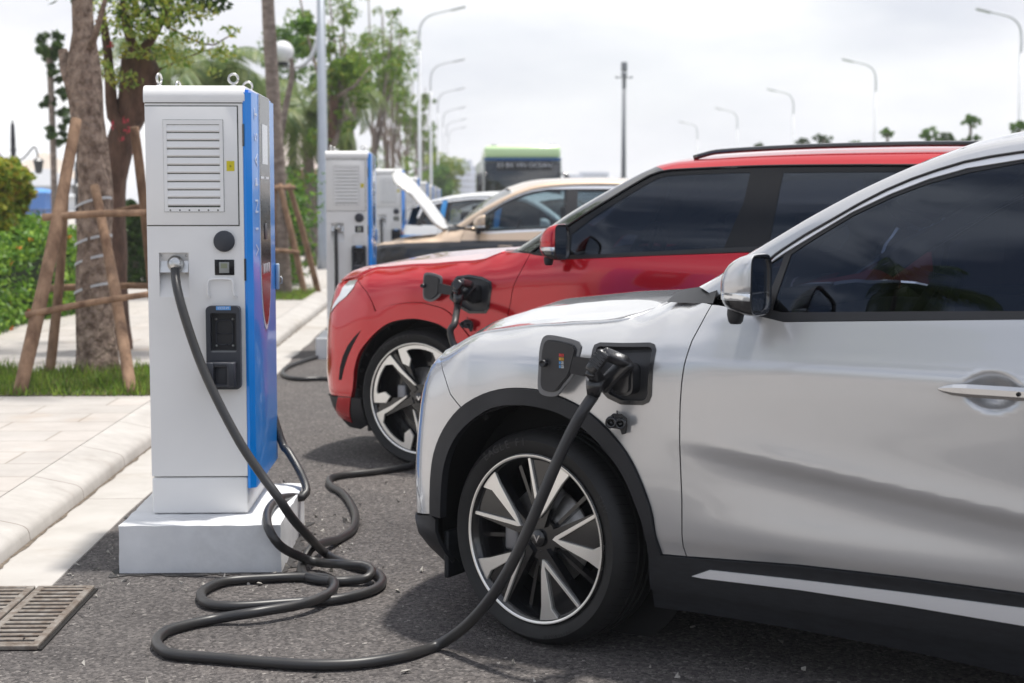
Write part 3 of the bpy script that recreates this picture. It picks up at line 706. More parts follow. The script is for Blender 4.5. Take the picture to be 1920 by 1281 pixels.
# ================================================================== SILVER SUV (nearest)
FS = Frame(.077, 5.30, 58.)
def crease_s(u, v):
    zc_ = .742 - .125 * (u - .55); d = v - zc_
    g = smoothstep(.45, .95, u) * (1 - smoothstep(3.2, 3.6, u))
    c = -.015 * smoothstep(.020, -.042, d) * (1 - smoothstep(-.05, -.26, d)) + .006 * np.exp(-(d / .06) ** 2)
    rr1 = np.hypot((u - 1.525) / .095, (v - .966) / .066); rr2 = np.hypot((u - 2.545) / .095, (v - .985) / .066); dent = -.030 * (smoothstep(1., .15, rr1) + smoothstep(1., .15, rr2))
    return c * g + dent
rowsA = [.12, .25, .33, .38, .44, .55, .70, .85, .95, 1.00, 1.05, 1.10, 1.15, 1.20, 1.30, 1.42]
z_ = rowsA
PA = {
 -1.50: ([-.20, -.05, -.02, 0, .01, .01, -.005, -.04, -.09, -.12, -.16, -.21, -.26, -.32, -.42], z_[:7] + [.83, .90, .92, .935, .945, .955, .96, .97]),
 -.75: ([-.22, -.04, .012, .006, .012, .012, -.002, -.035, -.08, -.11, -.15, -.20, -.25, -.31, -.41], z_[:7] + [.83, .90, .925, .945, .96, .97, .98, .99]),
 -.50: ([-.18, -.045, .012, .010, .012, .012, .004, -.012, -.040, -.065, -.10, -.14, -.19, -.24, -.34], z_[:7] + [.845, .925, .955, .975, .988, .997, 1.005, 1.015]),
 -.25: ([-.10, -.03, -.005, .005, .012, .018, .018, .018, .008, -.006, -.036, -.075, -.115, -.165, -.265], z_[:7] + [.85, .945, .985, 1.015, 1.035, 1.048, 1.058, 1.073]),
 .0: ([-.08, -.02, 0, .006, .012, .022, .032, .036, .032, .016, -.018, -.06, -.105, -.155, -.255], z_[:8] + [.948, .995, 1.035, 1.062, 1.082, 1.098, 1.122]),
 .30: ([-.08, -.02, 0, .008, .020, .030, .036, .040, .038, .026, .000, -.036, -.076, -.122, -.215], z_[:8] + [.95, .998, 1.042, 1.076, 1.100, 1.118, 1.143]),
 .50: ([-.07, -.02, 0, .010, .026, .034, .038, .042, .043, .036, .018, -.008, -.038, -.078, -.165], z_[:8] + [.95, 1.0, 1.05, 1.094, 1.130, 1.156, 1.188]),
 .68: ([-.07, -.02, 0, .010, .030, .036, .040, .044, .046, .043, .026, .006, -.014, -.040, -.11], z_[:8] + [.95, 1.0, 1.05, 1.10, 1.148, 1.19, 1.25]),
 .95: ([-.07, -.02, 0, .010, .030, .036, .040, .044, .047, .046, .029, .011, -.007, -.027, -.07], z_),
 3.2: ([-.07, -.02, 0, .010, .030, .036, .040, .044, .047, .046, .029, .011, -.007, -.027, -.07], z_),
 4.6: ([-.12, -.04, -.01, .0, .012, .016, .018, .018, .012, .008, -.01, -.03, -.05, -.07, -.12], z_)}
for k_, (a_, b_) in list(PA.items()):
    a_ = list(a_); b_ = list(b_)
    if len(b_) < 16: b_ = b_ + [b_[-1] + (b_[-1] - b_[-2]) * .6]
    if len(a_) < 16: a_ = a_ + [a_[-1] + (a_[-1] - a_[-2]) * 1.2]
    PA[k_] = (a_, b_)
ks = sorted(PA)
SA = BodySide([(-2.2, 90), (-1.44, 90), (-1.2, 79), (-.95, 71), (-.63, 60), (-.43, 16), (-.2, 0), (3.3, 0), (3.6, -35), (3.8, -75), (4.2, -85), (5.6, -90)], rowsA, ks, [PA[k][0] for k in ks], [PA[k][1] for k in ks], crease_s)
GA = GreenSide(1.15, -.018, .30, .22, .10)
def sA(p): return FS.solve(SA, p)
def gA(p): return FS.solve(GA, p)
clad_out = cr(sA([(810, 965), (811, 900), (817.4, 850), (835, 805), (865, 765), (905, 740), (950, 729), (1000, 730), (1040, 740), (1092, 765), (1140, 805), (1184.6, 865), (1219.6, 950), (1229.6, 1005), (1242, 1040)]), .03)
clad_in = cr(sA([(830, 971), (831.4, 920), (837.4, 870), (855, 825), (885, 790), (925, 765), (970, 759), (1020, 765), (1065, 782), (1110, 815), (1150, 860), (1179.6, 910), (1209.6, 990), (1217, 1035)]), .03)
gap_fd = cr(sA([(1335, 571), (1317, 603), (1297.5, 639), (1283, 685), (1275.5, 755), (1275, 850), (1278.5, 940), (1281, 1025), (1287.5, 1044)]), .04)
seam = cr(sA([(842, 653), (890, 631), (940, 620), (1015, 611.5), (1071, 608.5), (1127, 606.5), (1156, 603.5), (1174, 599.5), (1200, 590), (1225, 579), (1249, 568)]), .04)
hfs = sA([(865, 765), (845, 740), (835, 710), (827.5, 678)])
lampt = sA([(829, 664), (842, 653)])
doorbot = sA([(1287.5, 1044), (1500, 1060), (1700, 1083), (1920, 1113)])
zdb = doorbot[-1][1]
beltb = cr(gA([(1427, 594), (1432, 599), (1470, 604.5), (1560, 603.5), (1700, 602), (1920, 600)]), .05)
belt_body = sA([(1340, 571), (1428, 593), (1470, 603), (1700, 600.5), (1920, 598)])
zb = belt_body[-1][1]; seamA = np.array(seam)
i_top = min(range(len(clad_out)), key=lambda i: abs(clad_out[i][0] - hfs[0][0]) + abs(clad_out[i][1] - hfs[0][1]))
fender = list(reversed(gap_fd))[:]   # bottom -> top
fender = [tuple(p) for p in fender] + [tuple(p) for p in reversed(seam)] + [lampt[0]] + list(reversed(hfs)) + [tuple(p) for p in clad_out[i_top:]]
Cx = -1.50
bumper = [tuple(p) for p in clad_out[i_top::-1]] + [(-.60, .375), (-.9, .37), (Cx, .37), (Cx, .93), (-.9, .93)] + [(-.62, .93)] + list(reversed(hfs))[0:1][:0] + [hfs[3], hfs[2], hfs[1], hfs[0]]
lamp = [lampt[1], lampt[0], hfs[3], (-.62, .925), (-.75, .93), (-.78, 1.02), (-.60, 1.06)]
front_door = [tuple(p) for p in gap_fd[::-1]] + [tuple(p) for p in belt_body[1:]] + [(1.74, zb + .003), (1.78, .90), (1.76, zdb)] + doorbot[::-1][:-1]
rear_door = [(1.765, zdb), (1.785, .90), (1.745, zb + .003), (2.85, zb + .03), (2.80, .95), (2.62, .80), (2.52, .55), (2.50, zdb)]
ra = circ((2.95, .365), .50, 188, -5, 24)
quarter = [(2.505, zdb), (2.525, .55), (2.625, .80), (2.805, .95), (2.855, zb + .03), (3.5, 1.22), (4.5, 1.22), (4.5, .45), (3.5, .42)] + [(p[0], p[1]) for p in ra[::-1] if p[0] > 2.5][0:20] + [(2.52, .40)]
rclad = [(p[0], p[1]) for p in circ((2.95, .365), .50, 185, -5, 24)] + [(p[0], p[1]) for p in circ((2.95, .365), .445, -5, 185, 24)]
skirt_px = sA([(831.8, 972), (836, 1040)])
skirt = [tuple(clad_out[0]), (-.415, .385), (-.41, .22), (-.50, .185), (-.8, .185), (Cx, .185), (Cx, .365), (-.9, .365), (-.6, .37)]
s1 = sA([(1217, 1035), (1242, 1040), (1287.5, 1044), (1500, 1060), (1700, 1083), (1920, 1113)])
s2 = sA([(1920, 1220), (1700, 1177), (1500, 1145), (1300, 1113), (1221, 1103)])
s3 = sA([(1920, 1272), (1700, 1222), (1500, 1183), (1300, 1150), (1226, 1140)])
sill = s1 + [(2.50, s1[-1][1]), (2.50, s2[0][1])] + s2
sill2 = list(reversed(s2)) + [(2.48, s2[0][1] - .002), (2.48, s3[0][1])] + s3
sch = sA([(1300, 1078), (1318, 1081.5), (1500, 1103), (1700, 1133), (1920, 1170)]) ; sch2 = sA([(1920, 1138), (1700, 1109), (1500, 1085), (1333, 1067)])
sillchrome = sch + [(2.4, sch[-1][1]), (2.4, sch2[0][1])] + sch2
gapA = gA([(1443, 489), (1460, 475), (1510, 442.5), (1560, 414), (1610, 385), (1660, 359), (1710, 337.5), (1760, 320), (1810, 305), (1860, 295), (1920, 286)])
top_z = gapA[-1][1]; st_ = gapA[-1][0]
gapline = cr([gA([(1345, 560)])[0]] + gapA + [(st_ + .3, top_z + .022), (st_ + .8, top_z + .022), (2.9, top_z - .03), (3.35, top_z - .11), (3.6, top_z - .2)], .06)
chl = gA([(1473, 474), (1527, 441), (1599, 398), (1671, 364), (1743, 336), (1814, 316), (1920, 299)])
chrome_poly = [gA([(1445, 493)])[0]] + [tuple(p) for p in gapA[1:]] + [(st_ + .3, top_z + .018), (st_ + .8, top_z + .018), (2.9, top_z - .035), (3.3, top_z - .12), (3.35, 1.33), (3.30, 1.33), (3.25, top_z - .14), (2.88, top_z - .065), (st_ + .8, top_z - .015), (st_ + .3, top_z - .015)] + [tuple(p) for p in reversed(chl)]
g1 = gA([(1446.5, 583), (1449, 570), (1482, 476), (1527, 446), (1599, 403), (1671, 369), (1743, 342), (1814, 322.6), (1920, 303)])
g1b = gA([(1920, 585.4), (1700, 586), (1520, 587.5), (1470, 588)])
glass1 = g1 + [(st_ + .12, g1[-1][1] + .012), (1.74, g1[-1][1] + .016), (1.72, g1b[0][1] + .0)] + g1b
glassq = gA([(1434, 572), (1440, 500), (1446, 492), (1471, 477), (1465, 498)])
glass2 = [(1.84, 1.175), (1.86, top_z - .03), (2.35, top_z - .03), (2.72, top_z - .06), (2.70, 1.19)]
glass3 = [(2.80, 1.20), (2.82, top_z - .085), (3.15, top_z - .16), (3.22, 1.30), (3.1, 1.23)]
surround = [gA([(1427, 594)])[0], gA([(1441, 497)])[0]] + [tuple(p) for p in gapA[1:]] + [(st_ + .3, top_z + .02), (st_ + .8, top_z + .02), (2.9, top_z - .035), (3.3, top_z - .13), (3.34, 1.25), (3.2, 1.16), (2.0, 1.14), (1.6, 1.135)] + gA([(1470, 602)])
belt = beltb_ = [tuple(p) for p in beltb] + [(2.0, beltb[-1][1] + .005), (3.2, 1.19), (3.2, 1.22), (2.0, g1b[0][1] + .006)] + gA([(1920, 585.0), (1700, 585.6), (1520, 587), (1470, 587.3), (1447, 582), (1438, 578)])
op = [(1311, 538, -.17), (1348, 518, -.18), (1405, 475, -.19), (1460, 442.5, -.20), (1510, 412.5, -.215), (1560, 385, -.23), (1610, 359, -.245), (1660, 336, -.26), (1710, 312.5, -.275), (1760, 295, -.285), (1810, 276, -.295), (1860, 264, -.30), (1920, 252.5, -.305)]
outer = [FS.plane(x, y, w) for x, y, w in op]; oz = outer[-1][2]; os_ = outer[-1][0]
outer += [np.array([os_ + .35, -.31, oz + .018]), np.array([os_ + .9, -.31, oz + .015]), np.array([2.95, -.33, oz - .035]), np.array([3.35, -.36, oz - .12]), np.array([3.62, -.38, oz - .22])]
outer = cr(outer, .06)
cen = [(-.80, -.95, .90), (-.74, -.95, .985), (-.60, -.95, 1.055), (-.435, -.95, 1.105), (-.10, -.95, 1.145), (.2, -.95, 1.165), (.42, -.95, 1.168)]
cwl = S0 = SA(np.array([seam[-1][0]]), np.array([seam[-1][1]]))[0]
cowl = [cwl, (.46, -.35, 1.17), (.40, -.65, 1.175), (.42, -.95, 1.168)]
hoodfront = [tuple(seam[0]), (-.60, 1.02), (-.80, .985), (-1.1, .96), (-1.44, .95)]
cen[0] = tuple(SA(np.array([-1.44]), np.array([.95]))[0])
fpts = [(1249, 568, -.10), (1275, 569.5, -.09), (1305, 570.5, -.08), (1336, 571, -.06)]; bpts = [(1268, 548, -.20), (1285, 542, -.20), (1312, 538, -.19), (1352, 520, -.16)]
cowlpanel = [[FS.plane(*a) + (0, -.003, .003), FS.plane(*b)] for a, b in zip(fpts, bpts)]
CFG_A = dict(S=SA, GS=GA, width=1.90, wheelbase=2.95, rt=.365, rr=.285, wheel='vees', steer=-7.5, arch_r=.455, beltz=1.15, mirror=(.85, .03, 1.158, 1.340), handle=((1.39, 2.41), .966),
    roof_from=1.15, roof_to=3.0, roof_crown=.045, tail_x=3.72, surround_mat=seal_rubber,
    out=dict(fender=fender, bumper=bumper, front_door=front_door, rear_door=rear_door, quarter=quarter, skirt=skirt, clad=[tuple(p) for p in clad_out] + [tuple(p) for p in clad_in[::-1]], rclad=rclad, sill=sill, sill2=sill2, sillchrome=sillchrome,
        shell=[(Cx, .20), (Cx, .93), (-.66, 1.0)] + [(p[0], p[1] + .035) for p in seam] + [(.55, 1.17), (.9, 1.13), (3.4, 1.2), (4.4, 1.2), (4.4, .3), (3.4, .2)], headlamp=lamp, tail=[(3.55, .95), (3.55, 1.1), (4.3, 1.1), (4.3, 1.0)],
        seam=[tuple(p) for p in seam], hoodfront=hoodfront, centre=cen, cowl=cowl, gapline=[tuple(p) for p in gapline], outer=outer, glass=[glass1, glassq, glass2, glass3], surround=surround, chrome=chrome_poly, belt=belt, cowlpanel=cowlpanel))
portA = sA([(1109.7, 712), (1112.5, 656), (1116, 648), (1125.6, 644), (1219, 644), (1227, 647), (1229.7, 656), (1221, 742), (1216, 754), (1206, 758.4), (1165, 757.5), (1140.6, 746)])
CFG_A['out']['fender_holes'] = [portA]
silver = paint('silver_metallic_paint', (.535, .54, .548), .6, .26)
CAR1 = build_car(FS, CFG_A, 'silver grey electric crossover in the foreground with black arch cladding, charge flap open', 'electric_suv', 'car', 'electric cars parked at the chargers', silver, tint_dark)
# ================================================================== RED SUV (second)
FR = Frame(-.53, 8.93, 58.)
rowsB = [.12, .25, .35, .45, .55, .70, .85, 1.0, 1.07, 1.12, 1.17, 1.22, 1.27, 1.35, 1.45]
zb_ = rowsB
PB = {
 -1.55: ([-.22, -.06, -.01, 0, 0, -.01, -.035, -.08, -.12, -.16, -.21, -.27, -.33, -.42, -.52], zb_[:6] + [.84, .965, 1.01, 1.03, 1.045, 1.055, 1.065, 1.075, 1.085]),
 -.95: ([-.22, -.06, -.01, .005, .005, -.004, -.028, -.07, -.11, -.15, -.20, -.26, -.32, -.41, -.50], zb_[:6] + [.84, .970, 1.02, 1.045, 1.06, 1.07, 1.08, 1.095, 1.105]),
 -.62: ([-.15, -.04, -.005, .008, .012, .010, -.002, -.035, -.070, -.11, -.155, -.21, -.27, -.35, -.45], zb_[:6] + [.845, .985, 1.04, 1.068, 1.085, 1.098, 1.108, 1.12, 1.13]),
 -.33: ([-.10, -.03, 0, .010, .016, .022, .020, .006, -.02, -.055, -.10, -.15, -.21, -.30, -.40], zb_[:7] + [.995, 1.055, 1.09, 1.112, 1.128, 1.14, 1.155, 1.165]),
 .0: ([-.08, -.02, 0, .008, .018, .028, .034, .028, .010, -.022, -.065, -.115, -.17, -.26, -.37], zb_[:7] + [1.0, 1.065, 1.105, 1.135, 1.155, 1.17, 1.187, 1.20]),
 .30: ([-.08, -.02, 0, .008, .020, .030, .036, .036, .026, .004, -.03, -.075, -.125, -.21, -.32], zb_[:7] + [1.0, 1.07, 1.115, 1.152, 1.178, 1.197, 1.215, 1.232]),
 .52: ([-.07, -.02, 0, .010, .020, .030, .036, .040, .036, .022, -.002, -.032, -.07, -.14, -.24], zb_[:7] + [1.0, 1.07, 1.12, 1.165, 1.20, 1.225, 1.25, 1.27]),
 .75: ([-.07, -.02, 0, .010, .020, .030, .036, .041, .040, .032, .016, -.004, -.028, -.08, -.15], zb_[:7] + [1.0, 1.07, 1.12, 1.17, 1.218, 1.26, 1.31, 1.36]),
 1.0: ([-.07, -.02, 0, .010, .020, .030, .036, .041, .042, .036, .024, .008, -.010, -.04, -.08], zb_),
 3.4: ([-.07, -.02, 0, .010, .020, .030, .036, .041, .042, .036, .024, .008, -.010, -.04, -.08], zb_),
 4.9: ([-.12, -.04, -.01, .0, .01, .014, .016, .016, .01, .005, -.01, -.025, -.04, -.07, -.12], zb_)}
kb_ = sorted(PB)
SB = BodySide([(-2.2, 90), (-1.5, 90), (-1.25, 80), (-1.12, 72), (-.80, 60), (-.60, 14), (-.30, 0), (3.6, 0), (3.9, -35), (4.1, -75), (4.5, -85), (5.6, -90)], rowsB, kb_, [PB[k][0] for k in kb_], [PB[k][1] for k in kb_])
GB = GreenSide(1.25, -.014, .24, .30, .10)
def sB(p): return FR.solve(SB, p)
def gB(p): return FR.solve(GB, p)
ang = lambda c, r, a0, a1, n=12: circ(c, r, a0, a1, n)
b_out = sB([(636, 778), (637, 738), (641, 690), (654, 648), (675, 612), (703.7, 585), (731.8, 572.6), (778.6, 567.3), (810, 572.6), (841, 585)])
b_in = sB([(661.7, 792), (662.8, 729), (665, 696.5), (673.7, 663.7), (691, 639), (710, 619.5), (735, 604), (778.6, 597.6), (825.5, 608.5), (847, 626)])
b_out = cr(b_out + ang((0, .39), .525, 48, -4, 5), .035); b_in = cr(b_in + ang((0, .39), .435, 42, -4, 5), .035)
gapR = cr(sB([(994.5, 475.5), (978.5, 505.5), (963, 537), (956.6, 571)]) + [(.585, .72), (.595, .45), (.60, .36)], .04)
seamR = cr(sB([(672, 519), (690, 509), (710, 503), (779, 498), (841, 494.5), (890, 491), (912, 486.5), (930, 479), (945, 473.5)]), .04)
hfR = sB([(672, 526), (688, 548), (697, 565), (705, 584)])
k_ = min(range(len(b_out)), key=lambda i: math.dist(b_out[i], hfR[-1]))
fenderR = [tuple(p) for p in reversed(gapR)] + sB([(980, 474)]) + [tuple(p) for p in reversed(seamR)] + hfR + [tuple(p) for p in b_out[k_ + 1:]]
CxB = -1.55
bumperR = [tuple(p) for p in b_out[k_::-1]] + [(-.7, .37), (-1.0, .36), (CxB, .36), (CxB, 1.0), (-1.0, 1.0), (-.72, 1.03)] + [tuple(seamR[0])] + hfR[:-1]
doorR_b = sB([(1000, 477.5), (1067, 486), (1230, 479), (1405, 473)]); zbR = doorR_b[-1][1]
sR = sB([(1405, 473)])[0][0]
fdR = [tuple(p) for p in gapR[::-1]] + doorR_b + [(sR + .02, 1.0), (sR - .0, .36)]
fdR = [tuple(p) for p in reversed(gapR)] + doorR_b[:] + [(sR + .02, 1.0), (sR, .36)]
rdR = [(sR + .005, .36), (sR + .025, 1.0), (sR + .005, zbR), (3.05, zbR + .02), (3.0, 1.0), (2.85, .82), (2.72, .56), (2.70, .36)]
quR = [(2.705, .36), (2.725, .56), (2.855, .82), (3.005, 1.0), (3.055, zbR + .02), (3.9, zbR + .03), (4.85, zbR + .03), (4.85, .45), (3.8, .40)] + ang((3.15, .39), .53, -4, 170, 16)
gpx = gB([(995, 475), (1035, 445), (1090, 407), (1150, 370), (1200, 340), (1240, 322), (1310, 316.5), (1440, 311.5), (1600, 310), (1725, 310)])
tz = gpx[-1][1]; ts = gpx[-1][0]
gapB = gpx + [(ts + .5, tz + .0), (3.6, tz - .03), (3.95, tz - .08), (4.05, tz - .16)]
opR = [(962, 472, -.26), (1010, 440, -.27), (1060, 405, -.28), (1110, 375, -.29), (1160, 347.5, -.30), (1215, 319, -.31), (1232, 310, -.315), (1262, 302, -.32), (1305, 297, -.325), (1385, 290, -.33), (1510, 283.5, -.335), (1660, 279.5, -.34), (1810, 278, -.34)]
outR = [FR.plane(*p) for p in opR]; oz2 = outR[-1][2]; os2 = outR[-1][0]
outR = cr(outR + [np.array([3.7, -.35, oz2 - .02]), np.array([4.0, -.38, oz2 - .07]), np.array([4.12, -.40, oz2 - .17])], .06)
gR1 = gB([(1067, 480), (1070, 440), (1110, 408.5), (1160, 376), (1210, 346), (1232, 334), (1250, 329), (1300, 326), (1407.5, 322.5), (1395, 380), (1357.5, 466)])
gR2 = gB([(1440, 462), (1450, 410), (1467.5, 322.5), (1700, 321)]) ; gR2 = gR2 + [(2.95, gR2[-1][1]), (2.92, gR2[0][1] + .01)]
gR3 = [(3.05, gR2[0][1] + .02), (3.08, gR2[-2][1]), (3.65, gR2[-2][1] - .06), (3.78, gR2[0][1] + .06)]
surR = gB([(1000, 478)]) + [tuple(p) for p in gpx[:]] + [(ts + .5, tz), (3.6, tz - .035), (3.85, tz - .1), (3.95, zbR + .02), (3.4, zbR - .01)] + gB([(1405, 474), (1067, 487)])
beltR = gB([(1002, 479), (1030, 484), (1067, 486.5), (1230, 479.5), (1405, 473)]) + [(3.3, zbR + .01), (3.3, zbR + .05)] + gB([(1405, 463.5), (1357, 466), (1230, 472), (1067, 480), (1040, 478.5)])
cwR = SB(*np.array([seamR[-1]]).T)[0]
cenR = [tuple(SB(np.array([-1.5]), np.array([1.0]))[0])]
cenR += [tuple(FR.plane(x, y, -.97)) for x, y in [(660, 515), (700, 493), (780, 478), (880, 470), (950, 466)]]
cenR[0] = (cenR[1][0] - .06, -.97, cenR[1][2] - .08)
cenR = cenR + [(.40, -.97, cenR[-1][2] + .003)]
cowlR = [tuple(cwR), (.48, -.40, cwR[2]), (.42, -.7, cenR[-1][2]), cenR[-1]]
hfrR = [tuple(seamR[0]), (-.75, 1.06), (-1.0, 1.03), (-1.25, 1.01), (-1.5, 1.0)]
cpR = [[FR.plane(*a), FR.plane(*b)] for a, b in zip([(945, 474, -.12), (965, 475, -.10), (980, 475.5, -.09), (997, 477, -.07)], [(950, 468, -.25), (965, 468, -.25), (985, 462, -.24), (1005, 452, -.22)])]
slot = sB([(678, 620), (666, 632), (654, 648.4), (645, 668), (639.8, 688), (637.5, 712), (642.5, 712), (646.5, 692), (654, 668), (663, 648)])
lampR = sB([(620, 588), (628, 568), (638, 553), (643, 540), (656, 527), (671, 524.5), (663, 540), (650, 556), (636, 567)])
refl = sB([(672, 656), (664.5, 659), (657, 684), (651, 712), (659, 713.5), (662, 690), (667, 672)])
lowline = sB([(616, 737), (640, 742.5), (660.6, 743.6), (660.6, 745), (640, 744), (616, 738.6)])
RED = paint('red_metallic_paint', (.50, .002, .010), .4, .2)
portR = sB([(843.7, 560), (847.5, 531), (857.5, 518.7), (880, 516), (905, 520), (921, 528.7), (921.8, 540), (917.4, 577.4), (911, 587.4), (880, 587.4), (865, 578.7)])
CFG_B = dict(S=SB, GS=GB, width=1.96, wheelbase=3.15, rt=.39, rr=.312, wheel='hooks', steer=2.5, arch_r=.445, beltz=1.24, mirror=(1.0, .03, 1.19, 1.375),
    roof_from=1.30, roof_to=3.5, roof_crown=.04, tail_x=4.15, surround_mat=mat('pillar_black', (.007, .0075, .009), .16, spec=.28), clad_mat=RED, clad_off=.008, split_s=float(FR.plane(1222, 314, -.31)[0]), rail=(float(FR.plane(1305, 295, -.32)[0]), 3.7),
    out=dict(fender=fenderR, bumper=bumperR, front_door=fdR, rear_door=rdR, quarter=quR,
        skirt=[(-.40, .365), (-.40, .20), (-.5, .165), (-.75, .165), (-1.0, .165), (CxB, .165), (CxB, .355), (-1.0, .355), (-.7, .36)],
        clad=[tuple(p) for p in b_out] + [tuple(p) for p in b_in[::-1]], rclad=circ((3.15, .39), .53, 185, -5, 24) + circ((3.15, .39), .44, -5, 185, 24),
        sill=[(.44, .36), (2.75, .36), (2.75, .26), (.46, .26)], sill2=[(.46, .258), (2.72, .258), (2.72, .16), (.47, .16)],
        shell=[(CxB, .20), (CxB, .98), (-.75, 1.04)] + [(p[0], p[1] + .035) for p in seamR] + [(.60, 1.25), (.9, 1.22), (3.8, 1.25), (4.7, 1.25), (4.7, .3), (3.8, .2)],
        tail=[(3.9, 1.0), (3.9, 1.15), (4.8, 1.15), (4.8, 1.08)], fender_holes=[portR],
        extras=[('air_slot', slot, inner_dark, .010), ('headlamp', lampR, lens, .004), ('bumper_seam', lowline, inner_dark, .010)],
        seam=[tuple(p) for p in seamR], hoodfront=hfrR, centre=cenR, cowl=cowlR, gapline=cr(gapB, .06), outer=outR, glass=[gR1, gR2, gR3], surround=surR, belt=beltR, cowlpanel=cpR))
CAR2 = build_car(FR, CFG_B, 'glossy red electric SUV with black window pillars, parked second behind the silver one', 'electric_suv', 'car', 'electric cars parked at the chargers', RED, tint_dark)

# ------------------------------------------------------------------ charge ports (parts of their cars)
gun_black = mat('gun_black_plastic', (.014, .0145, .017), .24, coat=.4, coat_rough=.15, vary=.2, vscale=30)
port_black = mat('port_black', (.018, .0185, .022), .38, vary=.2, vscale=20)
rub = mat('cable_rubber', (.011, .012, .015), .38, dirt=(.034, .032, .030), vary=.2, vscale=5, bump=.2, bscale=120, bdist=.0006)
def charge_port(root, fr, S, port, plug_px, flap_px, flapw, arm_px, rim, cap_px, sticker, k=1.):
    panel('charge_port', S, port, port_black, root, step=.02, off=-.020, lip=0, gap=0)
    fr_ = panel('port_rim', S, port, gun_black, root, holes=[inset_poly(clean(port), .012 * k)], step=.01, off=.003, lip=.024, gap=-.002)
    c = fr.plane(*plug_px, .02)
    def L_(px, py, w): p = fr.plane(px, py, w); return Vector((p[0], -p[1], p[2]))
    sock = MB(); M = Matrix.Translation(L_(*plug_px, -.005)) @ Matrix.Rotation(R(90), 4, 'X')
    sock.prism([(x * k, y * k) for x, y in rrect(-.045, -.06, .045, .06, .03)], .012, M, .003); sock.build('charge_socket', gun_black, root)
    pin = MB(); pin.lathe([(0, .02), (.006, .018), (.009, .008), (.016, .004), (.016, 0)], Matrix.Translation(L_(plug_px[0] + 20 * rim, plug_px[1] + 3, .0)) @ Matrix.Rotation(R(90), 4, 'X'), 16); pin.build('latch_pin', gun_black, root)
    # flap: outline on plane w=flapw
    P2 = [fr.plane(x, y, flapw) for x, y in flap_px]; cx = np.mean([p[0] for p in P2]); cz = np.mean([p[2] for p in P2])
    poly = cr([(p[0], p[2]) for p in P2], .01, closed=True)
    fl = MB(); fl.prism([(x, z) for x, z in poly], .008, Matrix(((1, 0, 0, 0), (0, 0, -1, -flapw + .004), (0, 1, 0, 0), (0, 0, 0, 1))), .002)
    fo = fl.build('charge_flap', mat('flap_edge', (.12, .125, .135), .35, coat=.5), root)
    pd = MB(); pp = [(cx + (x - cx) * .80, cz + (z - cz) * .84) for x, z in poly]
    pd.prism(pp, .010, Matrix(((1, 0, 0, 0), (0, 0, -1, -flapw - .004), (0, 1, 0, 0), (0, 0, 0, 1))), .004); pd.build('flap_pad', port_black, fo)
    kb = MB(); kb.lathe([(.0, .016), (.008, .016), (.0085, .020), (.011, .020), (.012, 0)], Matrix.Translation((cx - .045 * k, -flapw - .014, cz + .005)) @ Matrix.Rotation(R(90), 4, 'X'), 16); kb.build('flap_latch', port_black, fo)
    if sticker:
        cols = [((.55, .03, .03), '2'), ((.6, .33, .03), 'C'), ((.08, .25, .5), 'AA'), ((.08, .25, .5), 'FF')]
        for i, (cc, t) in enumerate(cols):
            sb = MB(); z = cz + .034 - i * .0125; sb.box((cx + .012, -flapw - .0150, z), (.007, .0012, .009)); sb.build('warning_sticker', mat('sticker%d' % i, cc, .4), fo)
            s2 = MB(); s2.box((cx + .0215, -flapw - .0150, z), (.009, .0012, .009)); q = s2.build('warning_sticker', mat('sticker_white', (.6, .62, .63), .4) if i > 1 else mat('sticker%d' % i, cc, .4), fo)
            lettering('sticker_text', t, .008, Matrix.Translation((cx + .0215, -flapw - .0158, z)) @ Matrix.Rotation(R(90), 4, 'X'), mat('ink', (.01, .01, .01), .5), fo)
    am = MB(); a = [fr.plane(x, y, w) for (x, y), w in zip(arm_px, (flapw + .012, flapw + .0, flapw + .0, flapw + .012))]; a = [Vector((p[0], -p[1], p[2])) for p in a]
    q = Vector((0, .012, 0)); am.add([a[0], a[1], a[2], a[3], a[0] + q, a[1] + q, a[2] + q, a[3] + q], [(0, 3, 2, 1), (4, 5, 6, 7), (0, 1, 5, 4), (1, 2, 6, 5), (2, 3, 7, 6), (3, 0, 4, 7)]); am.build('flap_hinge', port_black, fo)
    # dangling rubber cap
    h0, c0 = cap_px; cd = MB(); cd.tube([L_(h0[0], h0[1] - 12 * rim, .0), L_(h0[0], h0[1], .022), L_(c0[0], c0[1] - 14 * rim, .05)], .0022, 6)
    Mc = Matrix.Translation(L_(c0[0], c0[1], .058)) @ Matrix.Rotation(R(25), 4, 'Z') @ Matrix.Rotation(R(90), 4, 'X')
    cd.prism([(x * k, y * k) for x, y in [(-.030, -.012), (-.028, .012), (-.012, .026), (.012, .026), (.032, .012), (.034, -.012), (.030, -.038), (.016, -.042), (.010, -.024), (-.012, -.022)]], .012, Mc, .003)
    cd.lathe([(.0, .016), (.011, .016), (.011, .040), (.018, .040), (.019, .010)], Mc @ Matrix.Translation((-.018 * k, .0, 0)), 16); cd.lathe([(.0, .016), (.011, .016), (.011, .038), (.017, .038), (.018, .010)], Mc @ Matrix.Translation((.012 * k, -.004, 0)), 16)
    cd.build('port_cap', gun_black, root)
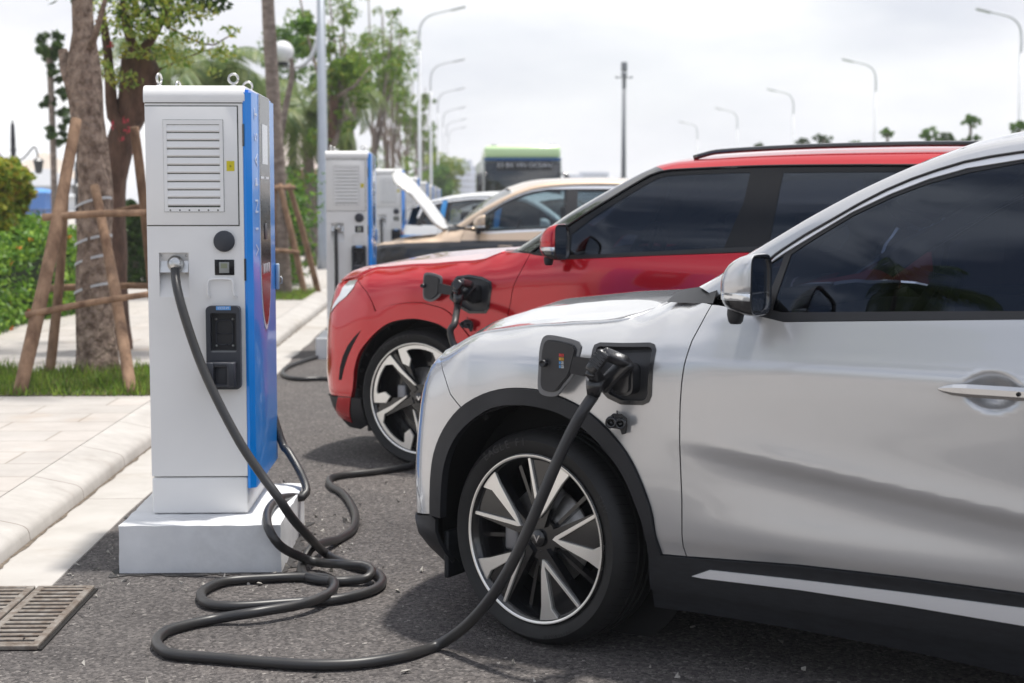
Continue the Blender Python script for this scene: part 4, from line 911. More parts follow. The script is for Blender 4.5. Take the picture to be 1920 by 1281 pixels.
def gun(name, label, fr, R0, R1, L0, L1, plug_px, exit_px, path, label_group, k=1.):
    """charging plug with its cable; path in world space continues from the gun"""
    root = empty(name, fr.world(fr.plane(*exit_px[:2], exit_px[2])), 0); tag(root, label, 'charging cable', 'charging cables'); org = Vector(root.location)
    def Wp(px, py, w): return Vector(fr.world(fr.plane(px, py, w))) - org
    def bar(mb, a, b, wd, dp, bev=.006):
        a, b = Vector(a), Vector(b); d = (b - a); z = d.normalized(); x = Vector(fr.n).cross(z).normalized(); y = z.cross(x); M = Matrix((x, y, z)).transposed().to_4x4()
        mb.box(tuple((a + b) / 2), (wd, dp, d.length), rot=M, bev=bev, seg=3)
    mb = MB(); r0, r1, l0, l1 = Wp(*R0), Wp(*R1), Wp(*L0), Wp(*L1)
    bar(mb, r0, r1, .050 * k, .042 * k, .010)        # main barrel
    bar(mb, l0, l1, .040 * k, .036 * k, .010)        # grip
    bar(mb, r0 * .92 + r1 * .08, l0 * .92 + l1 * .08, .030 * k, .038 * k, .007)     # top bridge
    bar(mb, r1 * .94 + r0 * .06, l1 * .92 + l0 * .08, .036 * k, .040 * k, .009)     # lower bridge
    p0 = Wp(*plug_px, .0); mid = r0 * .5 + r1 * .5; ax = Vector(fr.n)
    body = mb.build('plug_body', gun_black, root)
    nz = MB(); zz = ax.normalized(); xx = Vector(fr.b); yy = zz.cross(xx)
    M = Matrix.Translation(p0) @ Matrix((xx, Vector((0, 0, 1)), zz)).transposed().to_4x4()
    nz.prism([(x * k, y * k) for x, y in rrect(-.036, -.05, .036, .05, .025)], .085, M, .010); nz.build('plug_nozzle', gun_black, root)
    gr = MB()
    for i in range(5):
        f = .08 + i * .13; c = l0 + (l1 - l0) * f; d = (l1 - l0).normalized(); bar(gr, c - d * .0035 + ax * .0185 * k, c + d * .0035 + ax * .0185 * k, .041 * k, .004, 0)
    gr.build('grip_ribs', port_black, body)
    ec = Wp(*exit_px); cl = MB(); d = (r1 * .5 + l1 * .5 - ec)
    cl.tube([r1 * .45 + l1 * .55, ec * .5 + (r1 * .45 + l1 * .55) * .5, ec], [.030 * k, .027 * k, .021], 14); cl.build('cable_gland', gun_black, root)
    pts = [ec] + [Vector(p) - org for p in path]; cb = MB(); cb.tube(cr(pts, .02), .0185, 14); cb.build('cable', rub, root)
    return root
charge_port(CAR1, FS, SA, portA, (1188, 708), [(1024, 629), (1060, 633), (1086, 641), (1091, 650), (1085, 675), (1076, 705), (1060, 725), (1045, 742), (1022, 742), (1009.5, 730), (1010, 690), (1013, 650)], .085, [(1073, 668), (1107, 672), (1095, 706), (1068, 700)], 1.0, ((1157, 762), (1157, 790)), True)
charge_port(CAR2, FR, SB, portR, (897, 551), [(795, 515), (803, 511), (818, 514), (829, 521), (828, 540), (826, 554), (812, 565), (802, 565), (794, 558), (793.5, 535)], .075, [(822, 531), (850, 538), (846, 554), (822, 550)], .6, ((876, 590), (876, 608)), False)
# ================================================================== GROUND, KERB, PAVEMENT
def nt_mat(name):
    m = bpy.data.materials.new(name); m.use_nodes = True; MATS[name] = m; nt = m.node_tree; b = nt.nodes['Principled BSDF']
    tc = nt.nodes.new('ShaderNodeTexCoord')
    def N(t, ins={}, **k):
        n = nt.nodes.new(t)
        for a, v in k.items(): setattr(n, a, v)
        for a, v in ins.items():
            if isinstance(v, bpy.types.NodeSocket): nt.links.new(v, n.inputs[a])
            else: n.inputs[a].default_value = v
        return n
    return m, nt, b, tc.outputs['Object'], N
def ramp(nt, fac, stops):
    cr_ = nt.nodes.new('ShaderNodeValToRGB'); e = cr_.color_ramp.elements
    while len(e) < len(stops): e.new(.5)
    for i, (p, c) in enumerate(stops): e[i].position = p; e[i].color = (*c, 1) if len(c) == 3 else c
    nt.links.new(fac, cr_.inputs[0]); return cr_.outputs[0]
def asphalt_mat():
    m, nt, b, oc, N = nt_mat('asphalt')
    v = N('ShaderNodeTexVoronoi', {'Vector': oc, 'Scale': 90.0}); v2 = N('ShaderNodeTexVoronoi', {'Vector': oc, 'Scale': 190.0})
    n1 = N('ShaderNodeTexNoise', {'Vector': oc, 'Scale': .8, 'Detail': 7.0, 'Roughness': .6}); n2 = N('ShaderNodeTexNoise', {'Vector': oc, 'Scale': 38.0, 'Detail': 5.0})
    stone = ramp(nt, v.outputs['Color'], [(0, (.038, .035, .035)), (.45, (.098, .090, .088)), (.85, (.165, .152, .146)), (1, (.33, .31, .29))])
    big = ramp(nt, n1.outputs['Fac'], [(.28, (.66, .65, .65)), (.5, (1.0, .99, .98)), (.75, (1.25, 1.21, 1.17))]); med = ramp(nt, n2.outputs['Fac'], [(.3, (.78, .78, .78)), (.7, (1.15, 1.15, 1.15))])
    a = N('ShaderNodeMix', {0: 1.0, 6: stone, 7: big}, data_type='RGBA', blend_type='MULTIPLY'); c = N('ShaderNodeMix', {0: 1.0, 6: a.outputs[2], 7: med}, data_type='RGBA', blend_type='MULTIPLY')
    v3 = N('ShaderNodeTexVoronoi', {'Vector': oc, 'Scale': 17.0}); lt = N('ShaderNodeMath', {0: v3.outputs['Distance'], 1: .045}, operation='LESS_THAN')
    sp = N('ShaderNodeMix', {0: lt.outputs[0], 6: c.outputs[2], 7: (.38, .36, .33, 1)}, data_type='RGBA'); nt.links.new(sp.outputs[2], b.inputs['Base Color'])
    b.inputs['Roughness'].default_value = .82; b.inputs['Specular IOR Level'].default_value = .35
    h = N('ShaderNodeMath', {0: v.outputs['Distance'], 1: v2.outputs['Distance']}, operation='ADD')
    bp = N('ShaderNodeBump', {'Strength': .9, 'Distance': .006, 'Height': h.outputs[0]}); bp.invert = True; nt.links.new(bp.outputs[0], b.inputs['Normal']); return m
def concrete_mat(name, lo, hi, joint=None, tile=None, rough=.8, stain=(.30, .25, .20), scale=3.):
    m, nt, b, oc, N = nt_mat(name)
    n1 = N('ShaderNodeTexNoise', {'Vector': oc, 'Scale': scale, 'Detail': 8.0, 'Roughness': .65}); n2 = N('ShaderNodeTexNoise', {'Vector': oc, 'Scale': 60.0, 'Detail': 4.0}); n3 = N('ShaderNodeTexNoise', {'Vector': oc, 'Scale': 1.3, 'Detail': 9.0, 'Roughness': .7})
    col = ramp(nt, n1.outputs['Fac'], [(.3, lo), (.7, hi)])
    st = ramp(nt, n3.outputs['Fac'], [(.56, (0, 0, 0)), (.78, (.75, .75, .75))])
    mx = N('ShaderNodeMix', {0: st, 6: col, 7: (*stain, 1)}, data_type='RGBA'); out = mx.outputs[2]
    if tile:
        br = N('ShaderNodeTexBrick', {'Vector': oc, 'Scale': 1.0, 'Mortar Size': .008, 'Brick Width': tile[0], 'Row Height': tile[1], 'Color1': (.90, .88, .86, 1), 'Color2': (1.0, .955, .92, 1), 'Mortar': (.62, .58, .52, 1), 'Mortar Smooth': .3}); br.offset = 0.5
        m2 = N('ShaderNodeMix', {0: 1.0, 6: out, 7: br.outputs['Color']}, data_type='RGBA', blend_type='MULTIPLY'); out = m2.outputs[2]
    if joint:
        w = N('ShaderNodeSeparateXYZ', {0: oc}); fr_ = N('ShaderNodeMath', {0: w.outputs[1], 1: joint}, operation='MODULO'); lt = N('ShaderNodeMath', {0: fr_.outputs[0], 1: .008}, operation='LESS_THAN')
        m3 = N('ShaderNodeMix', {0: lt.outputs[0], 6: out, 7: (.14, .11, .085, 1)}, data_type='RGBA'); out = m3.outputs[2]
    nt.links.new(out, b.inputs['Base Color']); b.inputs['Roughness'].default_value = rough
    bp = N('ShaderNodeBump', {'Strength': .35, 'Distance': .003, 'Height': n2.outputs['Fac']}); nt.links.new(bp.outputs[0], b.inputs['Normal']); return m
def rowobj(mb, name, m, parent=None):
    o = mb.build(name, m, parent); 
    if parent is None: o.rotation_euler = (0, 0, -ROWA)
    return o
asphalt = asphalt_mat()
g = MB(); g.add([(-400, -60, 0), (400, -60, 0), (400, 1500, 0), (-400, 1500, 0)], [(0, 1, 2, 3)]); tag(g.build('ground', asphalt), kind='structure')
g = MB(); ys = [-6] + list(np.arange(3, 90, .35)) + [200]; ra_ = np.random.default_rng(3)
rows_l, top_, rows_r = [], [], []
L0 = [(-1.905, y, .004) for y in ys]; R0_ = [(-1.60 + ra_.normal() * .007, y, .005) for y in ys]; g.grid([L0, R0_], False, flip=True)
R1_ = [(p[0] + .004, p[1], -.01) for p in R0_]; g.grid([R0_, R1_], False, flip=True)
tag(rowobj(g, 'gutter', concrete_mat('gutter_concrete', (.36, .34, .315), (.46, .44, .415), joint=2.0)), kind='structure')
g = MB(); prof = [(-1.896, -.01), (-1.903, .042), (-1.910, .058), (-1.926, .071), (-1.955, .081), (-2.148, .1215), (-2.150, .05)]
yk = list(np.arange(-6, 90, .5)) + [200]; wob = lambda a, k: a + .003 * math.sin(k * 1.7) + .002 * math.sin(k * .63 + 1) + .003 * math.sin(k * 5.1)
g.grid([[(wob(p[0], y * 2) if i < 5 else p[0], y, p[1]) for y in yk] for i, p in enumerate(prof)], False, flip=True)
kb = rowobj(g, 'kerb', concrete_mat('kerb_concrete', (.35, .33, .31), (.47, .45, .425), joint=1.0, scale=5, stain=(.22, .17, .12))); tag(kb, kind='structure'); smooth_by_angle(kb, 50)
g = MB(); g.add([(-2.156, -6, .120), (-2.156, 300, .120), (-60, 300, .120), (-60, -6, .120)], [(0, 1, 2, 3)]); g.add([(-2.156, -6, .12), (-2.156, 300, .12), (-2.156, 300, .02), (-2.156, -6, .02)], [(3, 2, 1, 0)])
tag(rowobj(g, 'pavement', concrete_mat('paving_tiles', (.37, .355, .34), (.47, .455, .44), tile=(.8, .4), stain=(.42, .34, .27))), kind='structure')

g = MB(); a0, a1 = [], []
for k in range(420):
    y = 3 + k * .06; a0.append((-1.899, y, .0075)); a1.append((-1.886 + .008 * math.sin(k * .9) * math.sin(k * .23) + ra_.uniform(0, .009), y, .0068))
g.grid([a0, a1], False, flip=True); tag(rowobj(g, 'gutter_dirt', mat('gutter_dirt', (.13, .105, .08), .95, vary=.6, vscale=40)), kind='structure')
# ------------------------------------------------------------------ drain grate
rust = mat('weathered_iron', (.27, .25, .225), .7, metal=.3, dirt=(.10, .07, .05), vscale=25, bump=.3, bscale=150)
gr_root = empty('drain_grate', RW(-1.64, 5.70), -ROWA); tag(gr_root, 'rusty iron drain grate with two slotted panels set in the gutter', 'drain grate')
g = MB(); g.box((0, 0, .004), (.47, .84, .006)); g.build('drain_pit', mat('pit_dark', (.008, .007, .006), .95), gr_root)
for x0, x1 in ((-.235, -.005), (.005, .222)):
    g = MB(); cx = (x0 + x1) / 2; w = x1 - x0
    g.box((cx, -.41, .011), (w, .022, .016), bev=.003); g.box((cx, .41, .011), (w, .022, .016), bev=.003); g.box((x0 + .014, 0, .011), (.028, .80, .0155), bev=.003); g.box((x1 - .014, 0, .011), (.028, .80, .0155), bev=.003)
    for k in range(15): g.box((cx, -.375 + k * .0535, .0105), (w - .04, .027, .014), bev=.003)
    g.build('grate_panel', rust, gr_root)

# ================================================================== CHARGERS
cab_white = mat('cabinet_powder_coat', (.79, .785, .775), .42, vary=.03, vscale=3.5, bump=.08, bscale=900, bdist=.0004)
cab_gap = mat('seam_dark', (.04, .045, .03), .7); blue = mat('charger_blue', (.0, .235, .76), .3, coat=.3, coat_rough=.08)
plinth_m = concrete_mat('painted_plinth', (.62, .63, .645), (.74, .745, .75), stain=(.46, .46, .46), scale=6, rough=.9)
steel = mat('brushed_steel', (.55, .55, .54), .3, metal=1., vary=.1, vscale=30)
dark_pl = mat('charger_dark_plastic', (.030, .034, .045), .45, vary=.1); lab_blue = mat('label_blue', (.10, .33, .72), .4); yel = mat('sticker_yellow', (.62, .52, .01), .45); panel_glass = mat('display_panel_black', (.010, .010, .012), .16, spec=.22); letter_w = mat('letter_white', (.72, .75, .8), .4)
YF = 6.62; XC = -1.09; BZ = .197
def cl_(px, py, off=0.):
    """front face of the nearest cabinet, local x,z from the photo"""
    r = ray(px, py); q = RW(XC, YF + off); nrm = np.array([_rd[0], _rd[1], 0]); t = ((q - _C) @ nrm) / (r @ nrm); p = toRow(_C + r * t); return p[0] - XC, p[2]
def flat(u, v): u = np.atleast_1d(u); return np.stack([u, np.zeros(len(u)), np.atleast_1d(v)], 1)
def make_charger(detail=True):
    root = empty('ev_charger', RW(XC, YF, BZ), -ROWA); z0 = -BZ
    def bx(name, x0, x1, y0, y1, za, zb, m, bev=.0, parent=None, seg=2):
        g = MB(); g.box(((x0 + x1) / 2, (y0 + y1) / 2, (za + zb) / 2 + z0), (x1 - x0, y1 - y0, zb - za), bev=bev, seg=seg); return g.build(name, m, parent or root)
    W = .198
    cab = MB(); cab.box((0, .41, 1.123 + z0), (2 * W, .70, 1.535), bev=.010)
    co = cab.build('cabinet', cab_white, root)
    hx0, hz1 = cl_(298, 474); hx1, hz0 = cl_(355, 557); zt = 1.893; zs = .354
    hole = [(hx0, hz0 + z0), (hx1, hz0 + z0), (hx1, hz1 + z0), (hx0, hz1 + z0)]
    panel('front_face', flat, [(-W, zs + z0 + .002), (W, zs + z0 + .002), (W, zt + z0), (-W, zt + z0)], cab_white, root, holes=[hole], step=.5, lip=.062, gap=0, off=0)
    # sloping recess behind the socket
    zm = cl_(326, 514)[1]; rc = MB(); H_ = lambda x, y, z: (x, y, z + z0)
    rc.add([H_(hx0, .012, hz1), H_(hx1, .012, hz1), H_(hx1, .040, zm), H_(hx0, .040, zm), H_(hx1, .001, hz0), H_(hx0, .001, hz0)], [(0, 3, 2, 1), (3, 5, 4, 2)])
    rc.build('socket_recess', cab_white, root)
    pl = MB(); sl = math.atan2(.028, hz1 - zm); M = Matrix.Translation(H_((hx0 + hx1) / 2 - .002, .022, (hz1 + zm) / 2)) @ Matrix.Rotation(-sl, 4, 'X')
    pl.box((0, 0, 0), (1, 1, 1)); pl = MB(); pl.box(tuple(M.translation), (.118, .004, .082), rot=Matrix.Rotation(-sl, 4, 'X'), bev=.001, seg=1)
    for sx in (-.05, .05):
        for sz in (-.032, .032): pl.lathe([(0, .006), (.005, .006), (.006, 0)], Matrix.Translation((M.translation.x + sx, M.translation.y - .002, M.translation.z + sz)) @ Matrix.Rotation(R(90), 4, 'X'), 8)
    po = pl.build('socket_plate', steel, root)
    gx, gz = cl_(329, 497); gl_ = MB(); gl_.lathe([(.0, .052), (.020, .05), (.024, .046), (.024, .034), (.033, .032), (.034, .012), (.030, .0)], Matrix.Translation((gx, .024, gz + z0)) @ Matrix.Rotation(R(78), 4, 'X'), 24); gl_.build('cable_gland', steel, po)
    # base
    bx('cabinet_base', -W, W, .0, .76, .199, .350, cab_white, .008)
    # top cap (rounded front)
    cp = MB(); prof = [(-.006, 1.897), (-.008, 1.92), (-.004, 1.945), (.010, 1.960), (.035, 1.967), (.72, 1.967), (.755, 1.955), (.765, 1.93), (.765, 1.897)]
    cp.prism([(y, z + z0) for y, z in prof], 2 * W + .014, Matrix(((0, 0, 1, -W - .004), (1, 0, 0, 0), (0, 1, 0, 0), (0, 0, 0, 1))), .006); t = cp.build('top_cap', cab_white, root); smooth_by_angle(t, 40)
    bx('cap_seam', -W + .001, W - .001, .002, .758, 1.888, 1.900, cab_gap); 
    # door with louvre
    dx1, dz1 = cl_(444, 199); dz0 = cl_(444, 422)[1]; dx0 = -W + .001
    bx('door_gap', dx0 + .001, dx1 + .0045, -.0008, .004, dz0 - .0045, dz1 + .002, cab_gap)
    dr = bx('service_door', dx0, dx1, -.004, .002, dz0, dz1 - .002, cab_white, .0012)
    lx0, lz1 = cl_(306, 225); lx1, lz0 = cl_(420.5, 397)
    bx('louvre_gap', lx0 - .0015, lx1 + .0015, -.0045, -.003, lz0 - .0015, lz1 + .0015, cab_gap, parent=dr)
    lf = MB(); b_ = .014
    for a in ((lx0, lx1, lz1 - .018, lz1), (lx0, lx1, lz0, lz0 + .018), (lx0, lx0 + b_, lz0 + .018, lz1 - .018), (lx1 - b_, lx1, lz0 + .018, lz1 - .018)): lf.box(((a[0] + a[1]) / 2, -.0065, (a[2] + a[3]) / 2 + z0), (a[1] - a[0], .006, a[3] - a[2]))
    zz0, zz1 = lz0 + .022, lz1 - .018; n = 10; pit = (zz1 - zz0) / n
    for k in range(n):
        zc_ = zz0 + (k + .5) * pit
        lf.add([H_(lx0 + b_, -.004, zc_ + pit * .5), H_(lx1 - b_, -.004, zc_ + pit * .5), H_(lx1 - b_, -.0105, zc_ - pit * .22), H_(lx0 + b_, -.0105, zc_ - pit * .22), H_(lx1 - b_, -.0100, zc_ - pit * .30), H_(lx0 + b_, -.0100, zc_ - pit * .30), H_(lx1 - b_, -.0035, zc_ - pit * .46), H_(lx0 + b_, -.0035, zc_ - pit * .46)], [(0, 3, 2, 1), (3, 5, 4, 2), (5, 7, 6, 4)])
    lv = lf.build('louvre', cab_white, dr)
    lb = MB(); lb.box(((lx0 + lx1) / 2, -.0022, (lz0 + lz1) / 2 + z0), (lx1 - lx0 - .01, .0018, lz1 - lz0 - .01)); lb.build('louvre_backing', mat('louvre_shade', (.38, .38, .385), .8), dr)
    if detail:
        hb = MB()
        for k in range(6): hb.box((lx0 + .024 + k * (lx1 - lx0 - .048) / 5, -.0098, lz0 + .006 + z0), (.006, .001, .006))
        hb.build('drain_slots', cab_gap, dr)
    sx0, sz1 = cl_(425, 302); sx1, sz0 = cl_(440, 321); st = bx('warning_label', sx0, sx1, -.0052, -.0038, sz0, sz1, yel, parent=dr)
    if detail: lettering('label_text', 'b', .014, Matrix.Translation(((sx0 + sx1) / 2, -.0057, (sz0 + sz1) / 2 + z0)) @ Matrix.Rotation(R(90), 4, 'X'), mat('ink', (.01, .01, .01), .5), st)
    # round cover, display, handle, holster
    kx, kz = cl_(420.5, 452.5); kn = MB(); kn.lathe([(0, .018), (.036, .018), (.041, .015), (.0435, .008), (.0435, 0)], Matrix.Translation((kx, 0, kz + z0)) @ Matrix.Rotation(R(90), 4, 'X'), 40); smooth_by_angle(kn.build('round_cover', dark_pl, root), 50)
    ax, az = cl_(402.5, 487); bx_, bz = cl_(439.5, 516); ds_ = bx('meter_window', ax, bx_, -.003, .002, bz, az, panel_glass, .0008)
    ax, az = cl_(411, 491.5); bx_, bz = cl_(430, 512); lc = bx('meter', ax, bx_, -.0045, -.002, bz, az, mat('meter_grey', (.28, .29, .28), .4), .001, parent=ds_)
    ax, az = cl_(414.5, 494); bx_, bz = cl_(426.5, 503); bx('meter_screen', ax, bx_, -.0052, -.004, bz, az, mat('lcd', (.22, .24, .16), .3), parent=lc)
    hp = [cl_(x, y) for x, y in ((392, 556), (391, 545), (391, 530), (394, 524.5), (400, 523), (428, 523), (435, 525), (438, 531), (438.5, 545), (441, 556))]
    hd = MB(); hd.tube(cr([(x, -.016 - .02 * (1 if i in range(1, 9) else 0) * 0, z + z0) for i, (x, z) in enumerate(hp)], .008), .0052, 8)
    for i in (0, -1): hd.tube([(hp[i][0], .0, hp[i][1] + z0), (hp[i][0], -.017, hp[i][1] + z0)], .007, 8)
    hd.build('pull_handle', cab_white, root)
    ox0, oz1 = cl_(388.5, 573); ox1, oz0 = cl_(454.5, 728); ix0, iz1 = cl_(397, 586); ix1, iz0 = cl_(446.5, 659)
    hol = empty('plug_holster', (0, 0, 0), 0, root)
    fo = panel('holster_frame', flat, rrect(ox0, oz0 + z0, ox1, oz1 + z0, .018), dark_pl, hol, holes=[rrect(ix0, iz0 + z0, ix1, iz1 + z0, .006)], step=.03, lip=.044, gap=0, off=.045)
    bx('holster_back', ox0 + .004, ox1 - .004, -.006, .0, oz0 + .004, oz1 - .004, mat('holster_inner', (.012, .013, .016), .55), parent=hol)
    bx('holster_ledge', ix0, ix1, -.042, -.004, iz0 - .004, iz0 + .006, mat('ledge_grey', (.18, .185, .19), .5), parent=hol)
    soc = MB(); cx, cz = (ix0 + ix1) / 2, (iz0 + iz1) / 2 + z0; 
    pts = [(x, -.012, z) for x, z in rrect(cx - .034, cz - .052, cx + .034, cz + .050, .02)]; soc.tube(pts + [pts[0]], .0028, 6); soc.tube([(cx - .034, -.012, cz - .006), (cx + .034, -.012, cz - .006)], .0022, 6); soc.build('plug_rest', dark_pl, hol)
    for sx in (-.034, .034):
        for sz in (-.056, .054): sc_ = MB(); sc_.lathe([(0, .004), (.004, .0035), (.0052, 0)], Matrix.Translation((cx + sx, -.008, cz + sz)) @ Matrix.Rotation(R(90), 4, 'X'), 10); sc_.build('screw', steel, hol)
    jx0, jz1 = cl_(392, 676); jx1, jz0 = cl_(447, 722); hk = MB(); jw = jx1 - jx0; jc = (jx0 + jx1) / 2; jz = (jz0 + jz1) / 2 + z0; jh = jz1 - jz0
    hk.box((jx0 + .016, -.066, jz), (.030, .045, jh), bev=.007); hk.box((jx1 - .018, -.066, jz), (.034, .050, jh), bev=.008); hk.box((jc, -.058, jz + jh * .40), (jw, .05, jh * .2), bev=.006); hk.box((jc, -.050, jz - jh * .05), (jw * .5, .012, jh * .8), bev=.004); hk.box((jc, -.056, jz - jh * .45), (jw * .9, .03, .012), bev=.003)
    hk.build('plug_hook', dark_pl, hol)
    ax, az = cl_(405, 574.5, -.046); bx_, bz = cl_(432.5, 581.5, -.046); lb_ = bx('blue_label', ax, bx_, -.0468, -.0448, bz, az, lab_blue, parent=hol)
    if detail: lettering('label_text', 'CCS2-M', .013, Matrix.Translation(((ax + bx_) / 2, -.0474, (az + bz) / 2 + z0)) @ Matrix.Rotation(R(90), 4, 'X'), letter_w, lb_)
    # blue side door with display column
    zb_, zt_ = .305, 1.950
    bd = MB(); pf = [(W + .001, .002), (W + .012, -.001), (W + .034, .016), (W + .036, .030), (W + .036, .780), (W + .030, .80), (W + .001, .80)]
    bm_ = [(x, y) for x, y in pf]; bd.prism(bm_, zt_ - zb_, Matrix.Translation((0, 0, zb_ + z0)), .012); bo = bd.build('side_door', blue, root); smooth_by_angle(bo, 30)
    xs = W + .0365
    def insert(y0, y1, ztop, ztip, zk, x, name, m):
        yc = (y0 + y1) / 2; hw = (y1 - y0) / 2; pts = [(y0, ztop), (y0, zk)] + [(yc - hw * math.cos(t), zk - (zk - ztip) * math.sin(t)) for t in np.linspace(.1, math.pi - .1, 22)] + [(y1, zk), (y1, ztop)]
        gg = MB(); gg.prism([(a, b + z0) for a, b in pts][::-1], x - xs + .004, Matrix(((0, 0, 1, xs - .003), (1, 0, 0, 0), (0, 1, 0, 0), (0, 0, 0, 1)))); return gg.build(name, m, bo)
    insert(.225, .600, 1.948, .935, 1.30, xs + .0012, 'display_outline', mat('outline_white', (.62, .66, .72), .3)); ins = insert(.240, .585, 1.946, .957, 1.30, xs + .0024, 'display_panel', panel_glass)
    bx('screen', xs + .003, xs + .0046, .31, .50, 1.655, 1.825, mat('screen_grey', (.35, .37, .42), .12, coat=.5), parent=bo)
    if detail:
        for i, yy in enumerate((.31, .48)): bx('indicator', xs + .003, xs + .0045, yy - .055, yy + .055, 1.592, 1.602, letter_w, parent=bo)
        for i in range(4): 
            gg = MB(); gg.prism([(-.014, .02), (.014, .02), (.010, -.012), (0, -.022), (-.008, -.012)], .003, Matrix(((0, 0, 1, xs + .0025), (1, 0, 0, .32 + i * .062), (0, 1, 0, 1.205 + z0), (0, 0, 0, 1)))); gg.build('panel_mark', letter_w, bo)
        for ch, pz in zip('VINFAST', (467, 428, 386, 342, 300, 258, 216)):
            z = 1.5 - (pz - 375) / 446.; lettering('door_lettering', ch, .105, Matrix(((0, 0, 1, xs + .0012), (0, -1.25, 0, .135), (.82, 0, 0, z + z0), (0, 0, 0, 1))), mat('door_letter_white', (.52, .62, .80), .35), bo)
        bx('card_reader', xs + .003, xs + .006, .36, .44, 1.33, 1.40, dark_pl, .002, parent=bo)
    for z in (1.72, 1.25 - .08): bx('hinge', W - .001, W + .006, -.003, .006, z, z + .09, gloss_black)
    bx('latch_bracket', xs, xs + .018, .770, .792, 1.09, 1.21, mat('bracket_blue', (.35, .45, .55), .4), .006, parent=bo)
    rg = MB(); rg.tube([(xs + .016, .78, 1.115 + z0), (xs + .030, .78, 1.12 + z0), (xs + .030, .78, 1.145 + z0), (xs + .016, .78, 1.15 + z0)], .003, 8); rg.build('latch_ring', steel, bo)
    # lifting eyes
    for ex, ey in ((-.155, .10), (.150, .10), (.150, .55), (-.155, .55)):
        eg = MB(); eg.lathe([(.012, .0), (.012, .008), (.007, .010), (.007, .018)], Matrix.Translation((ex, ey, 1.966 + z0)), 12)
        ring = [(ex + .0195 * math.cos(a), ey, 1.966 + .034 + .0195 * math.sin(a) + z0) for a in np.linspace(0, 2 * math.pi, 25)] if ex > 0 else [(ex + .006 * math.cos(a), ey + .0185 * math.cos(a), 1.966 + .034 + .0195 * math.sin(a) + z0) for a in np.linspace(0, 2 * math.pi, 25)]
        eg.tube(ring, .0052, 8); eg.build('lifting_eye', steel, root)
    return root
def plinth(y):
    o = MB(); bm = bmesh.new(); x0, x1, y0, y1, h = -.29, .36, -.24, .73, BZ
    nx, ny, nz = 26, 34, 8
    P_ = lambda u, v, w: (x0 + (x1 - x0) * u, y0 + (y1 - y0) * v, h * w)
    def face(f, a, b):
        pts = np.array([[f(i / a, j / b) for j in range(b + 1)] for i in range(a + 1)], float); sh = pts.shape; pts = pts.reshape(-1, 3); pts += noise_disp(pts, .0016, 16, 5); pts[:, 2] = np.maximum(pts[:, 2], -.01); return pts.reshape(sh)
    o.grid(face(lambda u, v: P_(u, 0, v), nx, nz), True); o.grid(face(lambda u, v: P_(1, u, v), ny, nz), True); o.grid(face(lambda u, v: P_(1 - u, 1, v), nx, nz), True); o.grid(face(lambda u, v: P_(0, 1 - u, v), ny, nz), True); o.grid(face(lambda u, v: P_(u, v, 1), nx, ny), True)
    ob = o.build('concrete_plinth', plinth_m); ob.location = RW(XC, y, 0); ob.rotation_euler = (0, 0, -ROWA); smooth_by_angle(ob, 40); return ob
ch0 = make_charger(); tag(ch0, 'nearest white and blue charging cabinet standing on the painted plinth beside the silver car', 'charging station', 'charging stations in a row')
pl0 = plinth(YF); tag(pl0, 'nearest light grey painted concrete plinth under the charging cabinet', 'plinth', 'plinths of the charging stations')
where = ['behind the nearest one, level with the red car\'s nose', 'half hidden behind the raised bonnet of the beige car', 'fourth from the camera beyond the raised bonnet', 'fifth from the camera in the row', 'sixth from the camera in the row', 'seventh from the camera in the row', 'eighth from the camera, farthest in the row']
for k, wd in enumerate(where):
    c = copy_tree(ch0); c.location = RW(XC, YF + 8.75 * (k + 1), BZ); c['label'] = 'white and blue charging cabinet ' + wd
    p = pl0.copy(); COL.objects.link(p); p.location = RW(XC, YF + 8.75 * (k + 1), 0); p['label'] = 'painted concrete plinth under the cabinet ' + wd
# ------------------------------------------------------------------ cables
def cz_(h=.019): return h
A_air = [D(328, 500, 6.58), D(331, 535, 6.50), D(345, 590, 6.45), D(372, 670, 6.42), D(405, 745, 6.38), D(450, 830, 6.33), D(490, 890, 6.30), D(521, 932, 6.27), D(548, 972, 6.30), D(580, 1008, 6.40)]
A_gr = [(611, 1038), (650, 1057), (690, 1068), (712, 1079), (716, 1093), (700, 1106), (665, 1117), (622, 1125), (538, 1131), (470, 1136), (425, 1137), (392, 1133), (378, 1122), (382, 1107), (425, 1090), (509, 1084), (560, 1082), (600, 1083), (620, 1088), (627, 1096), (616, 1113), (566, 1133), (481, 1148), (397, 1162), (324, 1179), (299, 1193), (294, 1207), (305, 1219), (330, 1228), (425, 1236), (510, 1243), (594, 1247), (680, 1243), (760, 1229), (820, 1210)]
hz = lambda i, n: .0
A_pts = A_air + [G(x, y, .020 + (.022 if (x, y) in ((566, 1133), (616, 1113), (627, 1096), (481, 1148)) else 0)) for x, y in A_gr]
A_up = [D(868, 1178, 5.17), D(912, 1132, 5.10), D(950, 1075, 5.05), D(985, 1005, 5.02), D(1015, 935, 5.00), D(1045, 865, 4.99), D(1072, 808, 4.985), D(1095, 768, 4.98)]
gunA = gun('charging_plug', 'black charging plug in the silver car, its long cable curling over the asphalt', FS, (1180, 676, .095), (1128, 728, .100), (1136, 660, .200), (1106, 698, .215), (1188, 708), (1113, 742, .155), list(reversed(A_pts + A_up)), 'x', 1.0)
